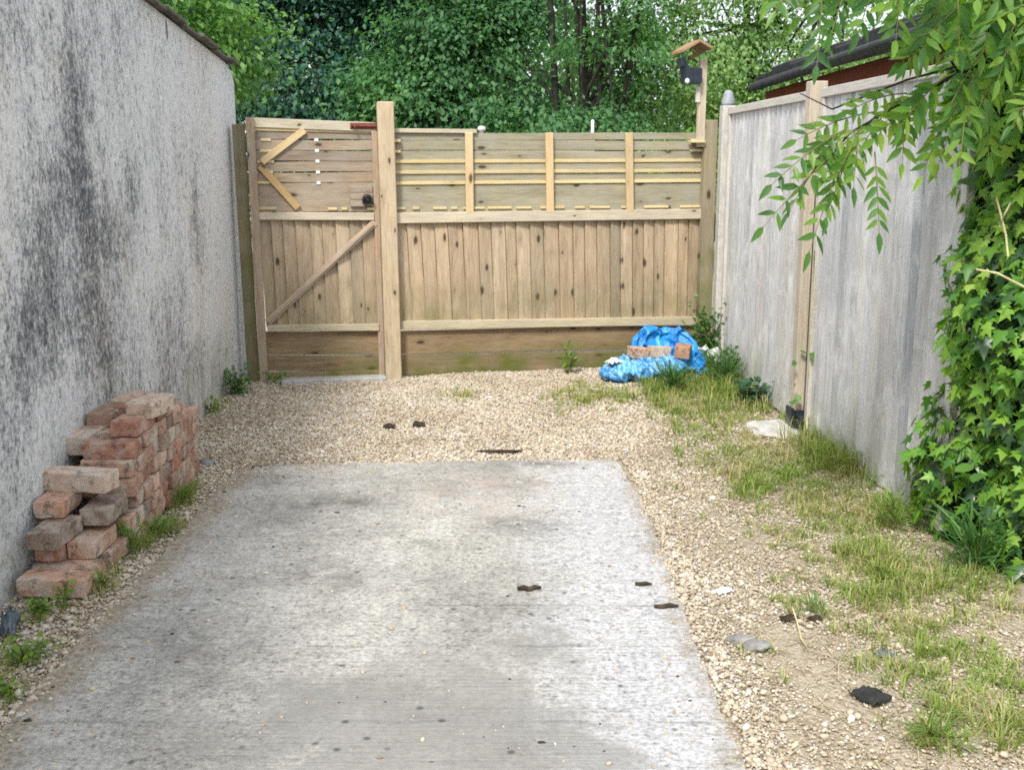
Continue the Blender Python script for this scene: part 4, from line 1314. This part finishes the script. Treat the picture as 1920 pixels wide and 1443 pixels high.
# ------------------------------------------------------------------ small plants
def plant(name, label, cat, loc, h, r, n, tmpl, mat, ls, stems=5, up=.5, group=None, sway=(0, 0)):
    e = empty(name, loc)
    tag(e, label, cat, group)
    mb = MB()
    tips = []
    for k in range(stems):
        a = rng.uniform(0, 6.28)
        rr = r * rng.uniform(.2, .9)
        hh = h * rng.uniform(.6, 1.0)
        p = [(0, 0, -.01), (rr * .3 * math.cos(a), rr * .3 * math.sin(a), hh * .5), (rr * math.cos(a) + sway[0], rr * math.sin(a) + sway[1], hh)]
        tips.append(p)
        mb.tube(p, [.004, .003, .0015], 5)
    mb.build('stem', MT['twig'], e, 0, True)
    pos = []
    for k in range(n):
        p = tips[k % stems]
        f = rng.uniform(.1, 1.05)
        q = np.array(p[0]) * (1 - f) ** 2 + 2 * f * (1 - f) * np.array(p[1]) + f * f * np.array(p[2])
        pos.append(q + rng.normal(0, 1, 3) * np.array([r, r, h * .5]) * .22)
    pos = np.array(pos)
    pos[:, 2] = np.abs(pos[:, 2]) + .004
    ax = norm(np.stack([pos[:, 0], pos[:, 1], np.zeros(n)], 1) + rng.normal(0, .3 * r, (n, 3))) + np.array([0, 0, up])
    ax = ax + rng.normal(0, .35, (n, 3))
    nr = np.array([0, -.3, 1.0]) + rng.normal(0, .4, (n, 3))
    V, T = scatter(*tmpl, pos, ax, nr, ls * rng.uniform(.55, 1.15, n))
    mesh_np('foliage', V, T, MT[mat], e)
    return e
plant('weed', 'bushy green weed in the corner where wall meets gate post', 'weed', G(448, 738), .16, .13, 260, L_RHOMB, 'weedgreen', .036, 10)
plant('weed', 'low green weed at the wall base between bricks and gate', 'weed', G(394, 772), .08, .06, 40, L_RHOMB, 'weed', .04)
plant('weed', 'tiny weed at the foot of the gate beside the doorstep', 'weed', G(515, 716), .07, .09, 50, L_RHOMB, 'weed', .035)
plant('weed', 'pale upright leafy weed against the fence kick boards', 'weed', G(1068, 700), .24, .07, 46, L_LANCE, 'weed', .075, 4, .3)
plant('weed', 'bright grassy weed in front of the blue sack', 'weed', G(1262, 735) + Vector((0, 0, 0)), 0.17, 0.12, 260, L_BLADE, 'weedgreen', 0.11, 8, 1.2)
plant('weed', 'tall leafy weed crowding the corner post behind the sack', 'weed', G(1326, 692), .46, .17, 520, L_RHOMB, 'weedgreen', .05, 12)
plant('weed', 'feathery green weed between the sack and the grey fence', 'weed', G(1362, 730), 0.26, 0.18, 700, L_BLADE, 'weedgreen', 0.085, 12, .9)
plant('weed', 'mid green leafy weed filling the gap behind the feathery one', 'weed', G(1375, 712), .24, .16, 420, L_RHOMB, 'weedgreen', .04, 11)
plant('weed', 'bluish green leafy weed low against the grey fence', 'weed', G(1412, 762), .17, .11, 190, L_ROUND, 'weedteal', .042, 9)
plant('weed', 'yellow green tuft beside the near end of the brick stack', 'weed', G(345, 940), 0.065, 0.055, 120, L_BLADE, 'weed', 0.065, 6, 1.0)
plant('weed', 'green tuft spreading along the middle of the brick stack', 'weed', G(292, 1000), 0.055, 0.08, 140, L_BLADE, 'weed', 0.055, 7, .8)
plant('weed', 'taller green tuft growing up the front of the brick stack', 'weed', G(250, 1035), 0.1, 0.05, 110, L_BLADE, 'weed', 0.075, 6, 1.2)
plant('weed', 'small green tuft at the near right corner of the brick stack', 'weed', G(193, 1105), 0.06, 0.04, 70, L_BLADE, 'weed', 0.06, 6, .9)
plant('weed', 'thin leafy weed in front of the lowest lengthwise brick', 'weed', G(122, 1135), .10, .035, 30, L_RHOMB, 'weed', .032, 4)
plant('weed', 'clover like weed on the soil in front of the bricks', 'weed', G(78, 1148), .045, .06, 60, L_ROUND, 'weed', .022, 6)
plant('weed', 'spreading clover like weed patch at the left edge of the photo', 'weed', G(45, 1235), .045, .10, 120, L_ROUND, 'weed', .022, 8)
plant('weed', 'low weed patch below the clover at the left edge', 'weed', G(14, 1300), .035, .08, 70, L_ROUND, 'weed', .02, 6)
plant('weed', 'broad rosette weed in the grass at the lower right', 'weed', G(1752, 1385), 0.05, 0.09, 110, L_BLADE, 'weed', 0.08, 7, .3)
plant('weed', 'small dark weed amid dead leaves on the right gravel', 'weed', G(1530, 1150), .04, .06, 46, L_BLADE, 'weedgreen', .06, 5, .6)
plant('weed', 'bright weed by the foot of the bare fence post', 'weed', G(1545, 800), 0.26, 0.09, 190, L_BLADE, 'weed', 0.17, 8, 1.4)
plant('weed', 'low green weed in the grass below the ivy', 'weed', G(1675, 985), 0.11, 0.1, 160, L_BLADE, 'weed', 0.09, 8, .9)
plant('bramble', 'round leaved bramble spilling from the foot of the ivy', 'bramble', G(1895, 1072) + Vector((.06, .12, 0)), .42, .24, 170, L_ROUND, 'bramble', .07, 10, .1)

# the climber on the bare fence post
cl = empty('climber', G(1513, 842))
tag(cl, 'pale single stemmed climber with a few leaves in front of the post', 'climber')
pts = []
for (x, y) in [(1513, 842), (1514, 780), (1518, 700), (1521, 620), (1524, 540), (1527, 470)]:
    yb = 6.22
    p = D(x, y, yb)
    pts.append(p - cl.location)
pts[0] = Vector((0, 0, -.01)); 
mb = MB()
mb.tube(pts, [.008, .0075, .007, .006, .005, .004], 7)
mb.build('stem', MT['cane'], cl, 0, True)
lp = []
for (x, y) in [(1495, 680), (1490, 678), (1500, 658), (1525, 660), (1535, 690), (1545, 665), (1530, 700), (1480, 755), (1492, 748), (1500, 740), (1488, 725), (1528, 640), (1540, 720), (1550, 745), (1540, 755), (1560, 760), (1535, 735), (1498, 760)]:
    lp.append(D(x, y, 6.20 + random.uniform(-.03, .05)) - cl.location)
lp = np.array([tuple(q) for q in lp])
V, T = scatter(*L_ROUND, lp, rng.normal(0, 1, lp.shape) + np.array([0, -.4, -.3]), rng.normal(0, .5, lp.shape) + np.array([0, -.6, .8]), rng.uniform(.03, .06, len(lp)))
mesh_np('foliage', V, T, MT['bramble'], cl)

# ------------------------------------------------------------------ ivy
ivy = empty('ivy', (2.32, 4.36, 0))
tag(ivy, 'dense green ivy smothering the fence end and tree trunk', 'ivy')
def ivr(th, z):
    return 1 + .10 * np.sin(3 * th + z * 2.2) + .07 * np.sin(5 * th - z * 4.1 + 1) + .06 * np.sin(z * 7.3 + th * 2) + .05 * np.sin(z * 13 + 7 * th)
def ivyleaves(n, rs, szr, tmpl, mat, zr=(0.0, 2.75), name='foliage', sel=None):
    th = rng.uniform(math.pi * .82, math.pi * 2.15, n)
    z = zr[0] + (zr[1] - zr[0]) * rng.random(n)
    k = ivr(th, z) * rs * rng.uniform(.86, 1.05, n)
    rx = .54 + .03 * np.sin(z * 2.4)
    bulge = np.where(z < .5, 1 - .18 * (0.5 - z), 1.0)
    pos = np.stack([rx * k * bulge * np.cos(th), .58 * k * bulge * np.sin(th), z], 1)
    outw = norm(np.stack([np.cos(th) / .6, np.sin(th) / .5, 0 * th], 1))
    ax = np.array([0, 0, -1.0]) + outw * .5 + rng.normal(0, .52, (n, 3))
    nr = outw + np.array([0, 0, .55]) + rng.normal(0, .5, (n, 3))
    V, T = scatter(*tmpl, pos, ax, nr, rng.uniform(*szr, n))
    return mesh_np(name, V, T, MT[mat], ivy)
ivyleaves(2300, 1.0, (.045, .095), L_IVY, 'ivy')
ivyleaves(2900, 1.0, (.035, .08), L_IVY, 'ivyfresh', name='young_foliage')
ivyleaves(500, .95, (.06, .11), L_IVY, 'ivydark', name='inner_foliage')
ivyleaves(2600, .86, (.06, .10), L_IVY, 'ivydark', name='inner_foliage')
def core(u, v):
    th, z = 2 * math.pi * u, -.05 + 2.8 * v
    k = float(ivr(np.array(th), np.array(z))) * .70
    return (.54 * k * math.cos(th), .58 * k * math.sin(th), z)
surf('light_block_core', 'bark', core, 40, 40, ivy)  # dark core added inside the leaves to block light
mb = MB()
for pxs in ([(1868, 370, 4.02), (1876, 400, 4.0), (1886, 440, 3.99), (1890, 480, 4.0)], [(1830, 505, 4.0), (1870, 512, 3.98), (1905, 530, 3.97), (1925, 540, 3.98)], [(1895, 380, 4.0), (1885, 400, 3.98), (1873, 425, 3.98)]):
    pts = [D(*q) - ivy.location for q in pxs]
    mb.tube(pts, [.004] * len(pts), 5)
mb.build('stem', MT['cane'], ivy, 0, True)
# trailing grassy skirt of the ivy
plant('weed', 'long grassy blades hanging at the left foot of the ivy', 'weed', G(1822, 1066), .20, .11, 170, L_BLADE, 'weedgreen', .15, 9, .8)

# ------------------------------------------------------------------ overhanging pinnate tree
ash = empty('overhanging_tree', (2.55, 4.7, 0))
tag(ash, 'tree with long feathery pinnate leaves hanging over fence and ivy', 'tree')
mb = MB()
mb.tube([(0, 0, -.05), (.02, .02, 1.2), (-.05, -.02, 2.4), (-.1, -.1, 3.4), (-.2, -.1, 4.4)], [.16, .14, .12, .09, .05], 12)
mb.build('trunk', MT['bark'], ash, 0, True)
lv_pos, lv_ax, lv_nr, lv_sz = [], [], [], []
stems = MB()
def pinnate(p0, p1, pairs, ll, sag=.03):
    p0, p1 = Vector(p0), Vector(p1)
    L = (p1 - p0).length
    mid = (p0 + p1) / 2 + Vector((0, 0, sag))
    pts = [p0 * (1 - f) ** 2 + mid * 2 * f * (1 - f) + p1 * f * f for f in [k / 6 for k in range(7)]]
    stems.tube(pts, [.0032, .003, .0028, .0025, .002, .0016, .001], 5)
    d = (p1 - p0).normalized()
    roll = Vector((random.gauss(0, .5), -1 + random.gauss(0, .3), .45 + random.gauss(0, .4))).normalized()
    side = d.cross(roll).normalized()
    nrm_ = side.cross(d)
    for k in range(pairs + 1):
        f = .22 + .78 * k / pairs
        b = p0 * (1 - f) ** 2 + mid * 2 * f * (1 - f) + p1 * f * f
        s = ll * (1 - .25 * abs(f - .6)) * random.uniform(.85, 1.1)
        if k == pairs:
            lv_pos.append(b); lv_ax.append(d + Vector((random.gauss(0, .1), random.gauss(0, .1), -.15))); lv_nr.append(nrm_); lv_sz.append(s * 1.1)
        else:
            for sg in (-1, 1):
                a = side * sg * random.uniform(.75, 1.0) + d * random.uniform(.45, .8) + Vector((0, 0, -.22 - random.random() * .2))
                lv_pos.append(b + Vector((random.gauss(0, .004), random.gauss(0, .004), 0)))
                lv_ax.append(a)
                lv_nr.append(nrm_ + Vector((random.gauss(0, .3), random.gauss(0, .3), random.gauss(0, .3))))
                lv_sz.append(s)
al = ash.location
def pl(x0, y0, Y0, x1, y1, Y1, pairs=5, ll=.080):
    pinnate(D(x0, y0, Y0) - al, D(x1, y1, Y1) - al, pairs, ll)
# the spray hanging in front of the fence
for q in [(1600, 255, 4.05, 1432, 425, 3.85, 6), (1592, 265, 4.05, 1518, 470, 3.9, 6), (1640, 285, 4.0, 1648, 435, 3.9, 6), 
          (1590, 240, 4.05, 1448, 345, 3.85, 6), (1695, 215, 4.05, 1692, 305, 4.0, 3), (1765, 240, 4.1, 1730, 330, 4.0, 4), (1605, 260, 4.05, 1550, 405, 3.95, 6), (1640, 210, 4.1, 1495, 262, 4.0, 6),
          (1700, 175, 4.15, 1590, 210, 4.05, 5), (1575, 250, 4.1, 1480, 395, 3.9, 6), (1610, 250, 4.05, 1600, 350, 3.95, 5), (1585, 260, 4.1, 1545, 330, 4.0, 5), (1600, 270, 4.0, 1560, 360, 3.95, 5), (1720, 200, 4.1, 1640, 260, 4.0, 5),
          (1620, 240, 4.05, 1530, 300, 4.0, 6), (1680, 190, 4.1, 1600, 300, 4.0, 5), (1740, 170, 4.2, 1660, 230, 4.1, 5), (1760, 190, 4.2, 1700, 250, 4.1, 5)]:
    pl(*q)
# the curtain along the top
for q in [(1545, -40, 3.9, 1532, 120, 3.8, 6), (1505, -60, 3.9, 1455, 20, 3.85, 5), (1600, -50, 3.9, 1560, 60, 3.8, 5), (1650, -50, 3.9, 1610, 60, 3.85, 5), (1690, -50, 3.9, 1680, 75, 3.8, 6),
          (1770, -20, 3.9, 1735, 90, 3.8, 6), (1620, -80, 4.0, 1590, 10, 3.9, 5), (1700, -80, 4.0, 1655, 10, 3.9, 5), (1785, -40, 4.0, 1745, 60, 3.9, 6), (1580, -70, 4.0, 1500, 30, 3.9, 5), (1480, -70, 4.1, 1440, 0, 4.0, 4)]:
    pl(*q, ll=.085)
# the dense crown at the upper right and overhead
for k in range(150):
    x0, y0, Y0 = random.uniform(1750, 2150), random.uniform(-210, 180), random.uniform(3.75, 4.6)
    if y0 > 60 and random.random() < .35: continue
    pl(x0, y0, Y0, x0 + random.uniform(-110, 50), y0 + random.uniform(40, 150), Y0 - random.uniform(-.1, .25), random.choice([5, 6, 7]), random.uniform(.07, .10))
for k in range(26):
    x0, y0, Y0 = random.uniform(1450, 1800), random.uniform(-300, -90), random.uniform(3.8, 5.2)
    pl(x0, y0, Y0, x0 + random.uniform(-110, 50), y0 + random.uniform(30, 100), Y0 - random.uniform(-.1, .25), random.choice([4, 5, 6]), random.uniform(.085, .11))
arr = lambda L_: np.array([tuple(q) for q in L_])
V, T = scatter(*L_LANCE, arr(lv_pos), arr(lv_ax), arr(lv_nr), np.array(lv_sz))
fo = mesh_np('foliage', V, T, MT['ash'], ash)
st = stems.build('leaf_stalk', MT['twig'], ash, 0, True)
bmx = bmesh.new()
bmx.from_mesh(fo.data)
nf0 = len(bmx.faces)
bmx.from_mesh(st.data)
bmx.faces.ensure_lookup_table()
for f_ in bmx.faces[nf0:]:
    f_.material_index = 1
bmx.to_mesh(fo.data)
bmx.free()
fo.data.materials.append(MT['twig'])
bpy.data.objects.remove(st)
mb = MB()
for pts, r in ([[(1960, 60, 4.5), (1860, 110, 4.3), (1776, 148, 4.2), (1690, 195, 4.12), (1593, 250, 4.05), (1560, 290, 4.0)], .011], [[(1850, 110, 4.3), (1700, 150, 4.2), (1560, 205, 4.12), (1500, 175, 4.15)], .006],
               [[(2000, -60, 4.3), (1850, -50, 4.1), (1700, -40, 3.95), (1540, -40, 3.9), (1470, -60, 3.9)], .012], [[(2050, 250, 4.5), (1930, 190, 4.4), (1800, 140, 4.3), (1745, 60, 4.2)], .009]):
    pp = [D(*q) - al for q in pts]
    mb.tube(pp, [r * (1 - .7 * k / (len(pp) - 1)) for k in range(len(pp))], 7)
mb.tube([(-.05, -.02, 2.4), D(2000, -60, 4.3) - al], [.03, .014], 7)
mb.tube([(-.03, 0, 1.9), D(1960, 60, 4.5) - al], [.03, .012], 7)
mb.build('branch', MT['bark'], ash, 0, True)

# ------------------------------------------------------------------ trees behind
def tree(name, label, base, blobs, nclump, nleaf, ls, mat, trunks, group='trees beyond the gate', spread=.42, tmpl=L_RHOMB, cat='tree'):
    """blobs: ellipsoids (x, y, z, rx, ry, rz) in metres relative to base; clumps of leaves sit through each volume"""
    e = empty(name, base)
    tag(e, label, cat, group)
    mb = MB()
    for pts, rads in trunks:
        mb.tube(pts, rads, 9)
    mb.build('trunk', MT['bark'], e, 0, True)
    vol = np.array([b[3] * b[4] * b[5] for b in blobs]) ** .75
    vol = vol / vol.sum()
    bi = rng.choice(len(blobs), nclump, p=vol)
    B = np.array(blobs)[bi]
    d = norm(rng.normal(0, 1, (nclump, 3)))
    rr = rng.random(nclump) ** .42
    cc = B[:, :3] + d * rr[:, None] * B[:, 3:]
    # limbs to some clumps
    lm = MB()
    for k in range(min(26, nclump)):
        top = trunks[k % len(trunks)][0]
        q0 = Vector(top[random.randrange(1, len(top))])
        q1 = Vector(cc[k])
        mid = (q0 + q1) / 2 + Vector((0, 0, -.12 * (q1 - q0).length + .1))
        lm.tube([q0, mid, q1], [.035, .022, .007], 5)
    lm.build('branch', MT['bark'], e, 0, True)
    per = rng.poisson(nleaf / nclump, nclump) + 3
    ci = np.repeat(np.arange(nclump), per)
    n = len(ci)
    cs = rng.uniform(.6, 1.3, nclump)[ci][:, None] * spread
    off = rng.normal(0, 1, (n, 3)) * cs * np.array([1, 1, .5])
    pos = cc[ci] + off
    outw = norm(d[ci] + off * .6)
    ax = outw * .6 + np.array([0, 0, -.55]) + rng.normal(0, .45, (n, 3))
    nr = np.array([0, -.25, 1.0]) + outw * .5 + rng.normal(0, .42, (n, 3))
    V, T = scatter(*tmpl, pos, ax, nr, ls * rng.uniform(.6, 1.25, n))
    mesh_np('crown', V, T, MT[mat], e)
    return e
def stemcurve(x, y, x2, y2, h, r):
    return ([(x, y, -.1), (x + (x2 - x) * .3 + .05, y + (y2 - y) * .3, h * .35), (x + (x2 - x) * .7 - .05, y + (y2 - y) * .7, h * .7), (x2, y2, h)], [r, r * .85, r * .6, r * .3])

# bright tree leaning in over the outbuilding
tree('broadleaf_tree', 'bright yellow green tree leaning in over the white outbuilding', (-4.6, 13.0, 0),
     [(.3, -.3, 3.6, 1.3, 1.0, .75), (1.25, -.2, 2.95, .75, .7, .45), (-.6, 0, 4.4, 1.6, 1.2, .9), (.6, 0, 2.55, 1.2, .8, .4), (-1.6, 0, 3.2, 1.2, .9, 1.0)],
     120, 26000, .085, 'tree_bright', [stemcurve(-.4, .3, .2, 0, 4.2, .10)], spread=.26)
# dark dense trees
tree('broadleaf_tree', 'dark blue green tree standing directly behind the gate', (-3.0, 17.2, 0),
     [(0, 0, 3.0, 1.7, 1.2, 1.7), (1.0, .2, 4.6, 1.6, 1.2, 1.3), (-1.2, .3, 4.8, 1.7, 1.2, 1.4), (.2, -.3, 1.6, 1.9, 1.0, .9), (-2.3, 0, 2.6, 1.4, 1.0, 1.8), (1.2, 0, 2.6, .7, .9, 1.2), (0, 0, 6.2, 2.0, 1.3, 1.2)],
     300, 60000, .10, 'tree_dark', [stemcurve(0, 0, .2, 0, 5.0, .17), stemcurve(-1.5, .2, -1.2, .3, 4.8, .12)], spread=.34)
tree('broadleaf_tree', 'mid green tree right behind the tall square gate post', (-.95, 16.0, 0),
     [(.2, 0, 3.3, 1.15, 1.0, .8), (-.1, .2, 4.5, 1.4, 1.0, .8), (-.35, -.2, 2.35, 1.0, .8, .8), (.9, 0, 2.2, .75, .8, .6), (-.1, -.4, 1.5, 1.6, .7, .6)],
     125, 34000, .09, 'tree_mid', [stemcurve(0, .2, .1, 0, 4.6, .10)], spread=.27)
tree('multi_stemmed_tree', 'tree with a cluster of slim dark upright stems, sky showing between them', (.80, 15.0, 0),
     [(-.8, .8, 3.7, .5, .4, .8), (.1, -.35, 3.0, .5, .25, .35), (-.1, -.3, 2.05, .8, .3, .35), (.9, .5, 2.4, .5, .4, .6), (-.6, .3, 1.75, .6, .5, .4), (.3, .4, 4.6, 1.6, .6, .5), (.5, .3, 1.6, .9, .5, .4), (.8, -.2, 3.3, .5, .3, .6)],
     70, 16000, .08, 'tree_mid', [stemcurve(-.22, 0, -.34, .1, 6.5, .055), stemcurve(-.05, .1, -.12, .0, 6.2, .03), stemcurve(.12, 0, .16, .1, 6.5, .06), stemcurve(.28, -.1, .38, 0, 6.2, .042), stemcurve(.35, .1, 1.2, 0, 5.4, .04), stemcurve(.2, .1, -.05, .1, 6.2, .045)], spread=.25)
tree('broadleaf_tree', 'light airy green tree rising behind the feeder pole', (3.6, 16.2, 0),
     [(-.9, 0, 3.2, 1.1, .9, .9), (-1.95, .1, 3.9, .75, .7, .8), (-2.0, 0, 2.9, .8, .7, .7), (-2.2, 0, 2.0, .7, .6, .5), (.2, .2, 3.9, 1.2, .9, .9), (-.4, 0, 2.2, 1.3, .9, .7), (.9, 0, 2.8, 1.0, .8, 1.0), (-1.2, .2, 4.6, .9, .8, .7), (-.2, -.3, 1.5, 1.9, .7, .6), (1.2, .2, 4.6, 1.0, .8, .8)],
     200, 42000, .08, 'tree_light', [stemcurve(.1, .3, -.3, .2, 5.0, .08), stemcurve(.6, .3, 1.2, .2, 4.6, .06)], spread=.26)
tree('broadleaf_tree', 'pale yellowish tree behind the red brown outbuilding roof', (6.6, 18.0, 0),
     [(-.9, 0, 3.3, 1.2, .9, 1.1), (.6, 0, 4.0, 1.5, .9, 1.0), (0, 0, 2.2, 1.7, .8, 1.0), (1.9, 0, 3.2, 1.2, .8, 1.2)],
     90, 18000, .085, 'tree_light', [stemcurve(0, .3, .1, .2, 4.8, .1)], spread=.28)
tree('shrub', 'bright yellow green shrub peeping over the fence below the feeder', (1.75, 10.2, 0),
     [(-.25, 0, 1.6, .3, .3, .2), (.15, 0, 1.72, .25, .25, .16)], 26, 2200, .06, 'ivy', [stemcurve(0, 0, -.1, 0, 1.7, .02)], None, .09, L_RHOMB, 'shrub')
tree('broadleaf_tree', 'deep shaded tree filling the gap behind the mid green one', (-.9, 20.5, 0),
     [(-.6, 0, 3.0, 2.2, .9, 1.9), (.2, 0, 1.5, 2.6, .8, 1.0), (-1.8, 0, 5.0, 1.6, .9, 1.2)],
     120, 20000, .13, 'tree_dark', [stemcurve(0, .2, 0, 0, 5, .14)], spread=.36)

# distant wood closing the view
n = 52000
xx = rng.uniform(-17, 18, n)
hh = np.where(xx < -1.0, 6.2, 5.0 + .7 * np.sin(xx * 1.7 + 1)) + .4 * np.sin(xx * 2.1)
hh = np.where(xx > 1.9, 3.5 + .7 * np.sin(xx * 1.7), hh)
pos = np.stack([xx, 24 + rng.uniform(-1, 1.5, n), rng.random(n) ** .8 * hh], 1)
V, T = scatter(*L_RHOMB, pos, rng.normal(0, .5, (n, 3)) + np.array([0, -.3, -.6]), rng.normal(0, .5, (n, 3)) + np.array([0, -.5, .8]), rng.uniform(.12, .28, n))
o = mesh_np('woodland', V, T, MT['tree_mid'])
tag(o, 'dark mass of woodland closing the view beyond the trees', 'woodland', None, 'stuff')
